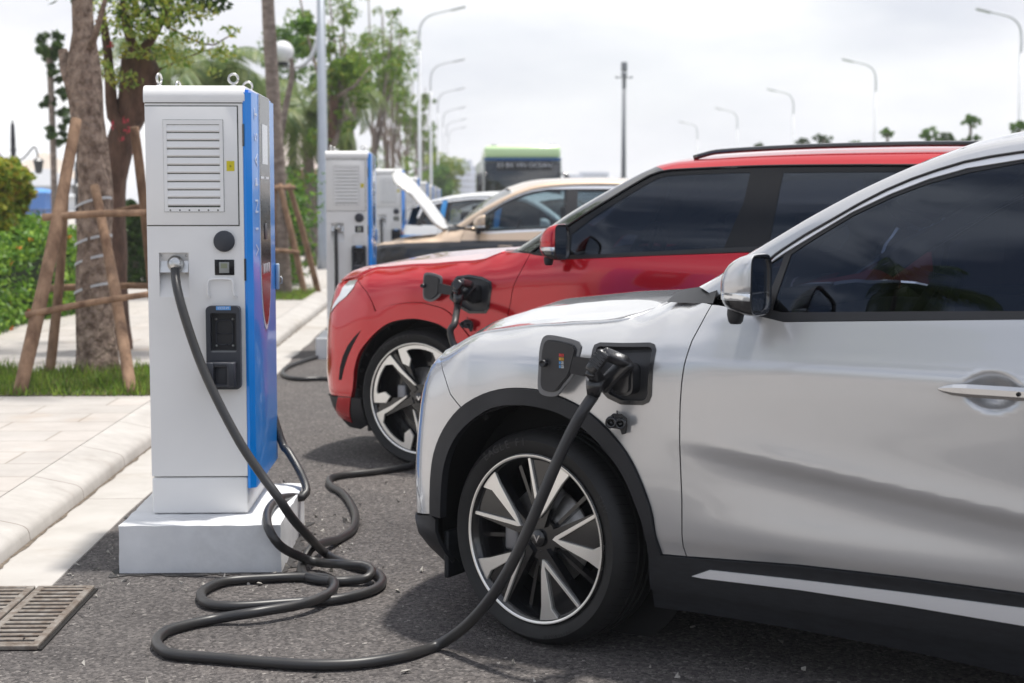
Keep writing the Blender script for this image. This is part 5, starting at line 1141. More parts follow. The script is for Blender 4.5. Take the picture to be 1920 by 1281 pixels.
B_pts = [RW(-1.03, 7.44, 1.15), RW(-1.0, 7.47, 1.0), RW(-.95, 7.46, .75), D(526, 822, 7.35), D(540, 846, 7.30), D(560, 880, 7.22), D(573, 910, 7.12), D(574, 924, 7.08), D(566, 933, 7.05), D(548, 932, 7.0), G(526, 935, .222), G(510, 947, .222), G(501, 966, .220), D(504, 992, 6.28), D(522, 1020, 6.26), D(549, 1038, 6.35), G(594, 1054, .035), G(640, 1058, .06), G(680, 1060, .06), G(697, 1070, .045), G(688, 1084, .03), G(655, 1089, .02), G(622, 1090, .02), G(588, 1086, .02), G(570, 1078, .02), G(566, 1060, .02), G(582, 1030, .06), G(606, 1018, .05), G(635, 1011, .02), G(661, 993, .02), G(667, 970, .02), G(660, 948, .02), G(644, 926, .02), G(622, 912, .02), G(617, 902, .02), G(624, 895, .02), G(650, 890, .02), G(690, 886, .02), G(730, 881, .02), G(765, 875, .02), G(790, 869, .02), np.array([-.28, 8.55, .02]), np.array([-.12, 8.35, .08]), np.array([-.12, 8.3, .35]), D(848, 640, 8.40), D(853, 605, 8.42)]
gunB = gun('charging_plug', 'black charging plug in the red car, its cable running behind the silver nose', FR, (887.4, 533.7, .09), (868.7, 560, .095), (865, 527.5, .19), (853.7, 543, .205), (897, 551), (858, 574, .15), list(reversed(B_pts)), 'x', 1.0)
for g_ in (gunA, gunB): g_['group'] = 'charging plugs and cables'
# cable of the second cabinet
off = 8.75
C_pts = [RW(-1.20, YF + off + .03, 1.23), RW(-1.195, YF + off - .05, 1.15), RW(-1.19, YF + off - .07, .9), RW(-1.19, YF + off - .08, .6), RW(-1.19, YF + off - .12, .35), RW(-1.17, YF + off - .30, .20), RW(-1.10, YF + off - .36, .05), G(640, 660, .02), G(600, 668, .02), G(560, 680, .02), G(538, 689, .02), G(530, 698, .02), G(538, 707, .02), G(565, 711, .02), G(600, 710, .02), G(640, 712, .02)]
cb = MB(); o_ = Vector(RW(-1.19, YF + off - .1, 0)); cb.tube([Vector(p) - o_ for p in cr(C_pts, .04)], .0185, 10)
c2 = cb.build('charging_cable', rub); c2.location = o_; tag(c2, 'black cable hanging from the second cabinet and looping on the asphalt behind the red car', 'charging cable', 'cables hanging from the cabinets')
for k, wd in ((2, 'third'), (3, 'fourth')):
    D_pts = [RW(-1.20, YF + 8.75 * k + .03, 1.23), RW(-1.195, YF + 8.75 * k - .05, 1.15), RW(-1.19, YF + 8.75 * k - .07, .9), RW(-1.19, YF + 8.75 * k - .10, .4), RW(-1.15, YF + 8.75 * k - .34, .1), RW(-.7, YF + 8.75 * k - .4, .02), RW(.2, YF + 8.75 * k - .2, .02)]
    cb = MB(); o_ = Vector(RW(-1.19, YF + 8.75 * k - .1, 0)); cb.tube([Vector(p) - o_ for p in cr(D_pts, .05)], .0185, 8); c2 = cb.build('charging_cable', rub); c2.location = o_; tag(c2, 'black cable hanging from the %s cabinet of the row' % wd, 'charging cable', 'cables hanging from the cabinets')
# ================================================================== PARKED CARS BEHIND
def clampo(o, vm): return [(p[0], min(p[1], vm)) for p in o]
beige = paint('beige_metallic_paint', (.62, .47, .34), .45, .35); blackp = paint('black_paint', (.012, .012, .014), .2, .3)
CFG_A['out']['fender_holes'] = []
for fr_, P_, lo_, lab, hood, sc_, extra in (
    (Frame(-1.14, 17.53, 89.), beige, blackp, 'two-tone beige over black electric crossover with its bonnet raised, third in the row', 57, 1.0, None),
    (Frame(2.09, 23.6, 238.), paint('white_paint', (.80, .80, .80), .0, .3), paint('taxi_blue_paint', (.02, .25, .62), .1, .3), 'white-roofed blue electric taxi half hidden beyond the beige car', False, .93, 'taxi')):
    cf = dict(CFG_A); cf['out'] = dict(CFG_A['out']); cf['steer'] = 0
    cf['out']['fender_low'] = clampo(fender, 1.045); cf['out']['door_low'] = clampo(front_door, 1.06) if not extra else clampo(front_door, 1.10)
    c = build_car(fr_, cf, lab, 'electric_car', 'car', 'electric cars parked at the chargers', P_, tint_mid, low_detail=True, lower=lo_, hood_up=hood); c.scale = (sc_,) * 3
    for nm, o_ in (('lower_rear_door', clampo(rear_door, 1.06)), ('lower_quarter', clampo(quarter, 1.06))): [panel(nm, SA, o_, lo_, c, step=.08, off=.006, gap=0, far=fa) for fa in (None, 1.90)]
    if extra: [panel('pillar_stripe', GA, [(a, 1.17), (a + .10, 1.17), (a + .13, 1.62), (a + .03, 1.62)], lo_, c, step=.08, off=.006, gap=0, far=1.90) for a in (1.72, 2.76)]

# ================================================================== BUS
busG = mat('bus_green', (.66, .88, .48), .25, coat=.7); busK = mat('bus_black', (.012, .014, .018), .15, coat=1.); busB = mat('bus_blue', (.01, .10, .30), .3)
bus = empty('city_bus', (.34, 51.0, 0), R(2.5)); tag(bus, 'city bus with pale green roof and black front facing the camera', 'bus')
def bpart(name, m, *boxes, parent=None, bev=.05):
    g = MB()
    for c, d in boxes: g.box(c, d, bev=bev, seg=3)
    return g.build(name, m, parent or bus)
bpart('body', mat('bus_side', (.35, .40, .38), .35, coat=.3), ((0, 5.6, 1.62), (2.50, 11.0, 2.55)), bev=.10)
bpart('roof_fairing', busG, ((0, 1.6, 3.02), (2.42, 3.2, .40)), bev=.12); bpart('roof_unit', busG, ((0, 7.5, 3.0), (2.1, 6.5, .34)), bev=.08)
bpart('front_mask', busK, ((0, .08, 1.55), (2.42, .12, 2.3)), bev=.05); bpart('blue_band', busB, ((0, .03, 2.79), (2.44, .08, .08)), bev=.01)
ws = bpart('windscreen', glass('bus_glass', (.28, .34, .38), 1.8), ((0, .0, 1.72), (2.22, .02, 1.45)), bev=.005)
sg = bpart('destination_sign', mat('sign_black', (.01, .01, .012), .4), ((.05, .0, 2.60), (1.75, .03, .28)), bev=.005)
lettering('sign_text', 'E3 BX VIN OCEAN', .21, Matrix.Translation((.05, -.03, 2.60)) @ Matrix.Rotation(R(90), 4, 'X'), mat('sign_led', (.5, .52, .55), .5, emit=(.85, .9, 1.), estr=.05), sg)
for sx in (-1, 1): bpart('bus_mirror', busK, ((sx * 1.38, -.18, 2.02), (.18, .16, .55)), ((sx * 1.28, -.08, 2.33), (.3, .06, .06)), bev=.03); 
for sx in (-.55, .62): bpart('sun_visor', mat('bus_int', (.45, .48, .5), .5), ((sx, .03, 1.92), (.62, .01, .30)), bev=.004)
for sx in (-.9, .9): bpart('bus_headlamp', lens, ((sx, .01, .62), (.35, .04, .16)), bev=.015); bpart('bus_wheel', MATS['tyre_rubber'], ((sx * 1.25, 2.4, .48), (.3, .95, .95)), bev=.30)
bpart('side_windows', busK, ((-1.245, 5.6, 1.95), (.04, 10.0, .95)), bev=.01); bpart('roof_vents', busK, ((-.9, .6, 3.23), (.2, .2, .08)), ((.95, .6, 3.23), (.2, .2, .08)), bev=.02)

# ================================================================== LAMPS AND POLES
galv = mat('galvanised_steel', (.62, .63, .65), .5, metal=.2, vary=.06, vscale=4); iron = mat('black_cast_iron', (.018, .02, .026), .5)
def street_lamp(x, y, side, label, h=9.0, base_r=.085, g='street lamps', galv=galv):
    t = empty('street_lamp', (x, y, 0)); tag(t, label, 'street lamp', g)
    p = MB(); p.tube([(0, 0, 0), (0, 0, .4), (0, 0, h - 1.6)], [base_r * 1.25, base_r, base_r * .62], 14); p.lathe([(0, .03), (.24, .03), (.24, 0)], None, 16); p.build('pole', galv, t)
    a = MB(); pts = cr([(0, 0, h - 1.6), (0, 0, h - 1.0), (side * .10, 0, h - .55), (side * .45, 0, h - .22), (side * 1.3, 0, h)], .08); a.tube(pts, list(np.linspace(base_r * .6, .035, len(pts))), 10); a.build('arm', galv, t)
    hd = MB(); hd.box((side * 1.55, 0, h + .045), (.62, .24, .09), rot=Matrix.Rotation(R(-14 * side), 4, 'Y'), bev=.03); hd.build('lamp_head', mat('lamp_head_grey', (.55, .56, .58), .4), t)
    return t
n_ = ['nearest', 'second', 'third', 'fourth', 'farthest']
for i, Y in enumerate((64.8, 87.7, 111.0, 133.7, 156.5)):
    px = (1903, 1635, 1483, 1379, 1305)[i]; X = (px - 960) / F * Y; street_lamp(X, Y, -1, n_[i] + ' of the single-arm grey street lamps right of the bus', h=9.0)
for i, Y in enumerate((64.1, 87.7, 109.9, 132.1, 151.3, 168.0)):
    px = (788, 809, 822, 832, 838, 842)[i]; X = (px - 960) / F * Y; street_lamp(X, Y, 1, ['nearest', 'second', 'third', 'fourth', 'fifth', 'farthest'][i] + ' of the grey street lamps above the row of trees left of the bus', h=9.0)
street_lamp(G(607, 505, .12)[0], G(607, 505, .12)[1], -1, 'tall silver lamp pole on the pavement just left of the second charging cabinet', h=8.6, base_r=.115, g=None, galv=mat('aluminium_pole', (.36, .39, .43), .4, metal=.5, vary=.06, vscale=4))
mp = empty('camera_mast', ((1168 - 960) / F * 70, 70, 0)); tag(mp, 'slim grey mast with floodlights and cameras on top, right of the bus', 'mast')
g = MB(); g.tube([(0, 0, 0), (0, 0, 7.0)], [.13, .075], 12); g.build('pole', mat('mast_grey', (.22, .23, .25), .5), mp)
g = MB(); g.box((0, 0, 7.25), (.26, .22, .42), bev=.04); g.box((-.16, 0, 6.78), (.3, .04, .04)); g.box((.16, 0, 6.78), (.3, .04, .04)); g.box((-.32, 0, 6.80), (.12, .12, .08), bev=.02); g.box((.32, 0, 6.80), (.12, .12, .08), bev=.02); g.lathe([(0, 7.0), (.13, 7.0), (.13, 6.86), (.09, 6.8), (.09, 6.3)], None, 14); g.build('camera_head', mat('mast_grey', (.22, .23, .25), .5), mp)
# globe lamp
gp = D(603, 400, 33.6); gl = empty('globe_lamp', (gp[0], 33.6, .12)); tag(gl, 'white globe lamp on a curved grey arm beside the tall silver pole', 'globe lamp')
def gw(px, py, Y=33.6): p = D(px, py, Y); return Vector((p[0] - gl.location.x, p[1] - gl.location.y, p[2] - .12))
g = MB(); g.tube([(0, 0, 0), (0, 0, .8), gw(603, 60)], [.09, .06, .045], 12); g.build('pole', galv, gl)
g = MB(); g.tube(cr([gw(603, 60), gw(596, 70), gw(590, 92), gw(580, 112), gw(562, 125), gw(545, 127), gw(531, 124)], .1), .045, 8); g.build('arm', galv, gl)
g = MB(); c = gw(530, 98); g.lathe([(.20 * math.sin(a) * 1.18, -.20 * math.cos(a) * 1.18) for a in np.linspace(.35, math.pi, 20)], Matrix.Translation(c), 28); g.build('globe', mat('opal_globe', (.74, .74, .75), .25, coat=.3), gl)
g = MB(); g.lathe([(0, -.27), (.13, -.27), (.11, -.20), (.09, -.18)], Matrix.Translation(c), 20); g.build('globe_base', iron, gl)
def lantern(px, ytop, Y, label):
    z1 = D(px, ytop, Y)[2]; X = (px - 960) / F * Y; t = empty('lantern_post', (X, Y, .12)); tag(t, label, 'lantern post', 'black ornate lantern posts')
    h = z1 - .12; g = MB(); g.tube([(0, 0, 0), (0, 0, .5), (0, 0, h - .35), (0, 0, h - .1), (0, 0, h)], [.09, .05, .04, .03, .006], 10); g.lathe([(.0, h - .55), (.06, h - .5), (.0, h - .42)], None, 10); g.build('post', iron, t)
    for a in (0, 90, 180, 270):
        d = Vector((math.cos(R(a + 20)), math.sin(R(a + 20)), 0)); g = MB(); g.tube(cr([Vector((0, 0, h - .75)), d * .18 + Vector((0, 0, h - .62)), d * .34 + Vector((0, 0, h - .45)), d * .40 + Vector((0, 0, h - .62))], .03), .014, 6); g.build('arm', iron, t)
        g = MB(); g.lathe([(0, .02), (.03, 0), (.10, -.06), (.085, -.08), (.055, -.26), (0, -.28)], Matrix.Translation(d * .40 + Vector((0, 0, h - .62))), 8, smooth=False); g.build('lantern', mat('lantern_dark', (.05, .055, .06), .3, coat=.4), t)
lantern(31, 225, 27, 'black ornate lantern post above the yellow-green bush at the left edge'); lantern(147, 300, 42, 'small black lantern post seen just left of the thick staked trunk')

# ================================================================== TREES AND PLANTS
bark1 = mat('bark_brown', (.36, .27, .21), .9, dirt=(.075, .042, .028), vary=.3, vscale=16, bump=1., bscale=26, bdist=.05, stretch=(1, 1, .8)); bark2 = mat('bark_dark', (.13, .075, .052), .9, dirt=(.05, .028, .02), vary=.4, vscale=10, bump=.9, bscale=24, bdist=.03, stretch=(1, 1, .4))
bark3 = mat('bark_grey', (.25, .205, .175), .9, dirt=(.13, .095, .075), vary=.3, vscale=8, bump=.7, bscale=20, bdist=.02, stretch=(1, 1, 2)); pole_w = mat('stake_wood', (.27, .17, .105), .85, dirt=(.12, .065, .038), vary=.4, vscale=11, bump=.6, bscale=30, bdist=.01, stretch=(1, 1, .4))
lf_green = leaf_mat('leaves_green', [(.04, .11, .010), (.09, .21, .02), (.18, .31, .03)]); lf_dark = leaf_mat('leaves_dark', [(.018, .05, .010), (.045, .10, .016), (.08, .15, .022)])
lf_lime = leaf_mat('leaves_lime', [(.10, .19, .02), (.22, .33, .04), (.40, .42, .06), (.12, .22, .025)], .45); lf_hedge = leaf_mat('hedge_leaves', [(.03, .09, .01), (.11, .25, .02), (.30, .46, .05), (.05, .14, .015), (.20, .38, .03)])
lf_croton = leaf_mat('croton_leaves', [(.10, .18, .02), (.34, .38, .03), (.46, .42, .04), (.14, .24, .03), (.28, .36, .04), (.45, .20, .03)]); lf_palm = leaf_mat('palm_leaves', [(.06, .12, .025), (.12, .19, .04), (.22, .26, .07)], .3)
lf_row = leaf_mat('roadside_leaves', [(.05, .13, .010), (.13, .25, .022), (.25, .36, .04), (.07, .16, .015), (.30, .30, .05)], .4)
lf_pale = leaf_mat('pale_young_leaves', [(.22, .36, .06), (.55, .62, .20), (.50, .46, .05), (.12, .25, .03), (.40, .55, .12)], .5)
def leaves(mb, c, rad, n, size, seed, flat=.0, droop=.0):
    r = np.random.default_rng(seed); c = np.array(c); rad = np.array(rad) if hasattr(rad, '__len__') else np.array([rad] * 3)
    v = r.normal(size=(n, 3)); v /= np.linalg.norm(v, axis=1)[:, None]; v *= (r.uniform(.25, 1, (n, 1)) ** .45); P = c + v * rad
    a = r.normal(size=(n, 3)); a[:, 2] -= droop; a /= np.linalg.norm(a, axis=1)[:, None]; b = np.cross(a, r.normal(size=(n, 3))); b /= np.linalg.norm(b, axis=1)[:, None]; s = size * r.uniform(.6, 1.3, (n, 1)); nn = np.cross(a, b)
    A = P - a * s; B = P + b * s * .42 + nn * s * .12; C_ = P + a * s; D_ = P - b * s * .42 + nn * s * .12
    V = np.stack([A, B, C_, D_], 1).reshape(-1, 3); o = len(mb.v); mb.v += list(map(tuple, V)); mb.f += [(o + 4 * i, o + 4 * i + 1, o + 4 * i + 2, o + 4 * i + 3) for i in range(n)]; mb.sm += [False] * n
def clumps(mb, c, R_, k, n, size, cr_, seed):
    r = np.random.default_rng(seed)
    for i in range(k):
        v = r.normal(size=3); v /= np.linalg.norm(v); p = np.array(c) + v * np.array(R_) * r.uniform(.35, 1.); leaves(mb, p, cr_ * r.uniform(.6, 1.25) * np.array([1, 1, .75]), int(n * r.uniform(.6, 1.3)), size, seed * 131 + i)
def rough_tube(mb, pts, radii, seed, n=18, step=.12, amp=.10):
    P = np.array(cr(pts, step)); L_ = np.r_[0, np.cumsum(np.linalg.norm(np.diff(P, axis=0), axis=1))]; Lk = np.r_[0, np.cumsum(np.linalg.norm(np.diff(np.array(pts, float), axis=0), axis=1))]; rr = np.interp(L_ / L_[-1], Lk / Lk[-1], radii)
    o = len(mb.v); mb.tube(P, rr, n, cap=True); V = np.array(mb.v[o:o + len(P) * n]).reshape(len(P), n, 3); cen = P[:, None, :]
    d = V - cen; ph = np.random.default_rng(seed).uniform(0, 6.28, 8); k = np.arange(n)[None, :] / n * 2 * np.pi; z = L_[:, None]
    f = 1 + amp * (np.sin(3 * k + ph[0] + z * 1.3) * .5 + np.sin(5 * k + ph[1] - z * 2.1) * .35 + np.sin(z * 7 + ph[2] + 2 * k) * .4 + np.sin(z * 15 + ph[3] - k) * .25)
    V = cen + d * f[..., None]; mb.v[o:o + len(P) * n] = list(map(tuple, V.reshape(-1, 3)))
# the thick staked trunk
def local(t, p): return Vector(p) - t.location
t1 = empty('staked_tree', G(182, 700, .12)); tag(t1, 'thick knobbly brown trunk with white wrapping, propped by stakes in the grass pit', 'tree')
Y1 = 12.74; tp = [(182, 712), (181, 680), (178, 620), (177, 540), (176, 470), (178, 400), (178, 340), (172, 280), (165, 220), (158, 165), (158, 120), (157, 60), (155, 0), (152, -90), (150, -220)]
tr = [.215, .175, .150, .145, .140, .135, .125, .125, .130, .135, .125, .088, .082, .08, .07]
g = MB(); rough_tube(g, [local(t1, D(x, y, Y1)) for x, y in tp], tr, 1, amp=.11); tk = g.build('trunk', bark1, t1)
for seg in ([(150, 180, -.02), (128, 130, 0), (118, 95, .05)], [(170, 90, -.1), (186, 40, -.2), (205, -30, -.25)], [(150, -220, 0), (240, -420, 0), (330, -520, 0)], [(150, -220, 0), (60, -450, 0), (0, -540, 0)]):
    r0_ = .09 if seg[0][1] == 180 else (.03 if seg[0][1] == 90 else .07); g = MB(); rough_tube(g, [local(t1, D(x, y, Y1 + d)) for x, y, d in seg], [r0_, r0_ * .7, r0_ * .4], 2); g.build('branch', bark1, t1)
for yy, w in ((385, .145), (455, .15), (492, .15), (545, .155)):
    c = local(t1, D(176, yy, Y1)); g = MB(); g.tube([(c.x - .02, c.y, c.z - .012), (c.x + .02, c.y, c.z + .02)], w, 18, cap=False) ; g = MB(); ring = [(c.x + (w) * math.cos(a), c.y + w * math.sin(a), c.z + .05 * math.cos(a * 1.0 + .5)) for a in np.linspace(math.pi * 1.0, math.pi * 2.0, 14)]; g.grid([ring, [(x, y, z + .022) for x, y, z in ring]], False); o = g.build('tie_band', mat('white_tie', (.52, .52, .53), .6), t1)
g = MB(); clumps(g, local(t1, D(160, -430, Y1)), (1.9, 1.6, .9), 34, 150, .055, .45, 5); g.build('crown', lf_green, t1)
def stake_frame(label, poles, bars, origin):
    t = empty('tree_stakes', origin); tag(t, label, 'tree stakes', 'wooden stakes propping the trees')
    for i, (a, b, r) in enumerate(poles): g = MB(); rough_tube(g, [local(t, a), local(t, (np.array(a) + np.array(b)) / 2 + (.015, 0, .0)), local(t, b)], [r, r * .95, r * .8], 10 + i, n=10, amp=.07); g.build('stake', pole_w, t)
    for i, (a, b, r) in enumerate(bars): g = MB(); rough_tube(g, [local(t, a), local(t, (np.array(a) + np.array(b)) / 2 + (0, 0, .01)), local(t, b)], [r, r * .9, r * .85], 20 + i, n=10, amp=.07); g.build('crossbar', pole_w, t)
    return t
stake_frame('rough wooden stakes and crossbars around the thick trunk in the near grass pit', [(G(36, 746, .10), D(143, 225, 12.35), .052), (G(93, 704, .10), D(122, 360, 12.95), .040), (G(247, 745, .10), D(178, 350, 12.45), .045), (D(300, 690, 13.3), D(252, 238, 12.95), .045)],
    [(D(80, 408, 11.95), D(290, 399, 12.0), .030), (D(92, 541, 13.1), D(300, 536, 13.1), .030), (D(48, 591, 11.55), D(300, 549, 11.7), .027), (D(205, 400, 13.1), D(292, 384, 13.1), .026)], G(140, 720, .12))
t2 = empty('forked_tree', G(213, 655, .12)); tag(t2, 'dark forked trunk with pale young leaves right behind the thick trunk', 'tree'); Y2 = float(t2.location.y)
g = MB(); rough_tube(g, [local(t2, D(x, y, Y2)) for x, y in [(213, 660), (212, 520), (210, 400), (217, 310), (236, 240), (258, 180), (262, 130), (256, 95)]], [.16, .13, .12, .12, .13, .17, .17, .12], 7, amp=.12); g.build('trunk', bark2, t2)
for pl, r in (([(236, 245), (212, 215), (207, 160), (200, 80), (190, 20)], .07), ([(258, 110), (286, 70), (310, 20), (330, -60)], .05), ([(256, 100), (236, 50), (228, -20)], .05), ([(260, 180), (300, 130), (345, 110), (400, 90)], .012), ([(300, 40), (350, 70), (400, 85), (440, 62)], .012), ([(205, 150), (180, 130), (160, 150)], .01)):
    g = MB(); rough_tube(g, [local(t2, D(x, y, Y2 - .1)) for x, y in pl], list(np.linspace(r, r * .45, len(pl))), 9, n=9); g.build('branch', bark2, t2)
g = MB(); s_ = 1
for (x, y, rr, n) in [(190, 128, .085, 30), (232, 150, .085, 36), (180, 105, .06, 14), (215, 20, .12, 50), (255, 50, .10, 40), (290, 20, .14, 60), (205, 55, .08, 24), (270, 60, .07, 26), (305, 55, .09, 30), (335, 85, .08, 24), (365, 70, .07, 20), (395, 90, .07, 22), (430, 60, .06, 14), (350, 30, .09, 30), (385, 20, .08, 22), (320, 110, .08, 26), (345, 115, .06, 18), (415, 105, .05, 14), (300, 95, .07, 22), (240, 95, .07, 20), (275, 100, .06, 16), (430, 95, .05, 10), (400, 135, .05, 12), (330, 10, .1, 26), (262, 5, .1, 30)]:
    leaves(g, local(t2, D(x, y, Y2 - .3)), (rr * 2.0, rr * 1.5, rr * 1.1), int(n * 2.6), .030, 50 + s_); s_ += 1
g.build('young_leaves', lf_pale, t2)
g = MB()
for (x, y, rr, n) in [(285, 5, .35, 260), (330, -10, .3, 200), (240, -10, .3, 160), (250, 35, .16, 80), (400, -15, .2, 120), (375, 5, .12, 60), (410, 5, .12, 70)]: leaves(g, local(t2, D(x, y, Y2)), rr, n, .04, 80 + s_); s_ += 1
clumps(g, local(t2, D(280, -200, Y2)), (1.5, 1.2, .9), 26, 140, .05, .4, 6); g.build('crown', lf_dark, t2)
g = MB()
for (x, y) in [(186, 38), (181, 50), (160, 98), (168, 100), (205, 85), (236, 225), (240, 245), (258, 270), (256, 285), (228, 260), (212, 235)]: leaves(g, local(t2, D(x, y, Y2 - .35)), .035, 16, .016, int(x + y))
g.build('blossoms', mat('pink_blossom', (.55, .05, .08), .5), t2)
# right of the nearest cabinet
t3 = empty('slender_tree', G(532, 553, .12)); tag(t3, 'slender straight grey-brown trunk rising right of the nearest charging cabinet', 'tree'); Y3 = float(t3.location.y)
g = MB(); rough_tube(g, [local(t3, D(x, y, Y3)) for x, y in [(532, 556), (528, 450), (523, 340), (513, 200), (505, 60), (500, -60), (498, -200)]], [.13, .11, .105, .10, .095, .09, .08], 31, amp=.06, n=14); g.build('trunk', bark3, t3)
g = MB(); clumps(g, local(t3, D(480, -160, Y3)), (1.2, 1.2, .8), 20, 120, .06, .4, 35); g.build('crown', lf_green, t3)
stake_frame('wooden stakes leaning in the grass pit right of the nearest cabinet', [(G(572, 557, .10), D(524, 345, 23.3), .048), (G(597, 549, .10), D(541, 345, 23.9), .048), (G(505, 556, .10), D(515, 350, 23.3), .045)], [(D(500, 354, 23.2), D(553, 352, 23.4), .04), (D(505, 470, 23.1), D(562, 474, 23.2), .035)], G(540, 553, .12))
t4 = empty('frangipani', (D(556, 400, 27)[0], 27, .12)); tag(t4, 'pale grey forked frangipani stem between the slender trunk and silver pole', 'tree')
g = MB(); rough_tube(g, [local(t4, D(x, y, 27)) for x, y in [(556, 530), (540, 400), (526, 300), (524, 262), (536, 200), (548, 140), (545, 110)]], [.10, .085, .075, .07, .055, .045, .035], 36, n=12, amp=.04); g.build('trunk', bark3, t4)
g = MB(); clumps(g, local(t4, D(565, 45, 27)), (.22, .4, .18), 7, 34, .07, .12, 37); g.build('crown', lf_green, t4)
# row of roadside trees
rr_ = np.random.default_rng(12)
rows_n = ['nearest', 'second', 'third', 'fourth', 'fifth', 'sixth', 'seventh', 'eighth', 'ninth', 'tenth', 'eleventh', 'farthest']
for i, Y in enumerate((34.5, 43.5, 51.5, 60, 69, 78, 88, 100, 114, 130, 150, 175)):
    X = _re[0] * (-2.85) + _rd[0] * Y + rr_.uniform(-.15, .15); t = empty('roadside_tree', (X, Y, .12)); tag(t, rows_n[i] + ' tree of the roadside row behind the cabinets, with upright clumpy green crown', 'tree', 'roadside trees beyond the cabinets')
    H_ = (6.3, 7.6, 8.4, 8.9, 9.0, 8.8, 8.6, 8.4, 8.2, 8.0, 8.0, 7.8)[i]; lean = rr_.uniform(-.25, .25)
    g = MB(); rough_tube(g, [(0, 0, -.05), (lean * .3, 0, 1.4), (lean * .6, .1, 2.6), (lean, 0, 3.6)], [.15, .115, .10, .085], 40 + i, n=12, amp=.08); g.build('trunk', bark2 if i % 3 == 0 else bark3, t)
    b = MB(); f = MB(); nb = 6
    for k in range(nb):
        a = rr_.uniform(0, 6.28); z0 = rr_.uniform(2.2, 3.6); z1 = H_ * rr_.uniform(.62, 1.0); rad = rr_.uniform(.35, 1.05); tip = (lean + rad * math.cos(a), rad * math.sin(a), z1); mid = (lean + rad * .55 * math.cos(a), rad * .5 * math.sin(a), z0 + (z1 - z0) * .4)
        rough_tube(b, [(lean * .8, 0, z0), mid, tip], [.05, .038, .015], 60 + i * 9 + k, n=7, step=.3)
        for q in range(5):
            f_ = rr_.uniform(.25, 1.02); p = (np.array(mid) * (1 - f_) + np.array(tip) * f_) + rr_.normal(size=3) * .22; leaves(f, p, np.array([.27, .27, .24]) * rr_.uniform(.5, 1.3), int((75 if Y < 90 else 70) * rr_.uniform(.5, 1.3)), .068 if Y < 90 else .10, 900 + i * 50 + k * 7 + q)
    for q in range(4): leaves(f, (rr_.normal() * .5, rr_.normal() * .3, rr_.uniform(1.8, 3.2)), np.array([.3, .3, .22]), 60, .08, 5000 + i * 9 + q)
    b.build('branch', bark3, t); f.build('crown', lf_row, t)
# bushes at the end of the row
for i, (px, py, Y, rx, rz, m, lab) in enumerate(((566, 375, 40, .62, .95, lf_dark, 'clipped dark green bush between the leaning stakes and the silver pole'), (832, 325, 120, 1.6, 1.6, lf_lime, 'yellow-green round bush at the far end of the roadside trees'), (815, 345, 105, 1.3, 1.2, lf_green, 'dark bush low at the far end of the roadside trees'), (253, 425, 26, .42, .36, lf_dark, 'small round dark bush behind the hedge, left of the nearest cabinet'), (22, 352, 20, .24, .42, lf_croton, 'yellow and green croton bush under the lantern post'), (-10, 350, 19, .30, .55, lf_croton, 'tall yellow and orange croton bush at the left edge'), (470, 395, 26, 1.2, .5, lf_green, 'green shrub mass behind the nearest charging cabinet'))):
    p = D(px, py, Y); t = empty('bush', (p[0], p[1], .1)); tag(t, lab, 'bush'); g = MB(); zc_ = p[2] - .1
    clumps(g, (0, 0, zc_), (rx, rx * .8, rz), 26, 130, .045 * (1 + Y / 60), rx * .42, 200 + i); leaves(g, (0, 0, zc_ * .5), (rx * .9, rx * .7, zc_ * .6 + .1), 1400, .05 * (1 + Y / 60), 300 + i); g.build('foliage', m, t)
    s = MB(); s.tube([(0, 0, 0), (0, 0, zc_)], [.05, .02], 8); s.build('stem', bark3, t)
def small_tree(px, pyc, Y, r, label, m=lf_green, palm=False, extra=()):
    p = D(px, pyc, Y); t = empty('young_tree', (p[0], Y, .1)); tag(t, label, 'tree', 'young trees in the distance'); h = p[2] - .1
    g = MB(); g.tube(cr([(0, 0, 0), (.03, 0, h * .5), (0, 0, h)], .3), [.07] * 0 or .06, 8); g.build('trunk', bark3, t)
    g = MB(); clumps(g, (0, 0, h), (r * 1.1, r, r * .8), 22, 34, .04 + r * .07, r * .26, int(px))
    for dx, dz, rr2 in extra: clumps(g, (dx, 0, h + dz), (rr2 * 1.2, rr2, rr2 * .8), 10, 30, .05 + rr2 * .06, rr2 * .32, int(px + 7 * dx))
    g.build('crown', m, t); return t
t5 = empty('leafy_tree', (D(548, 400, 44)[0], 44, .12)); tag(t5, 'leafy green tree behind the white globe lamp', 'tree')
g = MB(); rough_tube(g, [local(t5, D(x, y, 44)) for x, y in [(552, 500), (548, 330), (552, 200), (548, 110)]], [.13, .12, .09, .06], 77, n=12); g.build('trunk', bark3, t5)
g = MB(); clumps(g, local(t5, D(548, 95, 44)), (.9, .6, .75), 22, 110, .075, .32, 78); g.build('crown', lf_green, t5)
small_tree(92, 88, 30, .33, 'thin young tree with a round crown left of the thick trunk', lf_dark, extra=((.14, -.45, .22), (.35, -1.25, .26), (.10, -1.6, .24), (.3, -.85, .2), (-.1, -1.0, .15)))
for px, py, Y, r, lab in ((1505, 268, 78, .35, 'low round treetop just above the red car roof, leftmost'), (1545, 262, 74, .4, 'rounded treetop above the red car roof beside the leftmost one'), (1602, 272, 76, .3, 'small faint treetop below the second lamp from the right'), (1664, 248, 70, .30, 'narrow pointed treetop above the red car roof'), (1740, 252, 68, .45, 'dense round treetop above the back of the red roof'), (1820, 226, 64, .36, 'tall thin young tree above the end of the red roof'), (1775, 262, 66, .4, 'low leafy top between the dense one and the thin one'), (1912, 240, 62, .42, 'green treetop at the right edge beside the nearest lamp'), (1425, 274, 85, .25, 'tiny treetop above the front of the red roof')):
    small_tree(px, py, Y, r, lab, lf_dark if int(px) % 2 else lf_green, extra=((.1, -.7, .28), (-.25, -.9, .3)) if py < 250 else ((.3, -.3, .25),))
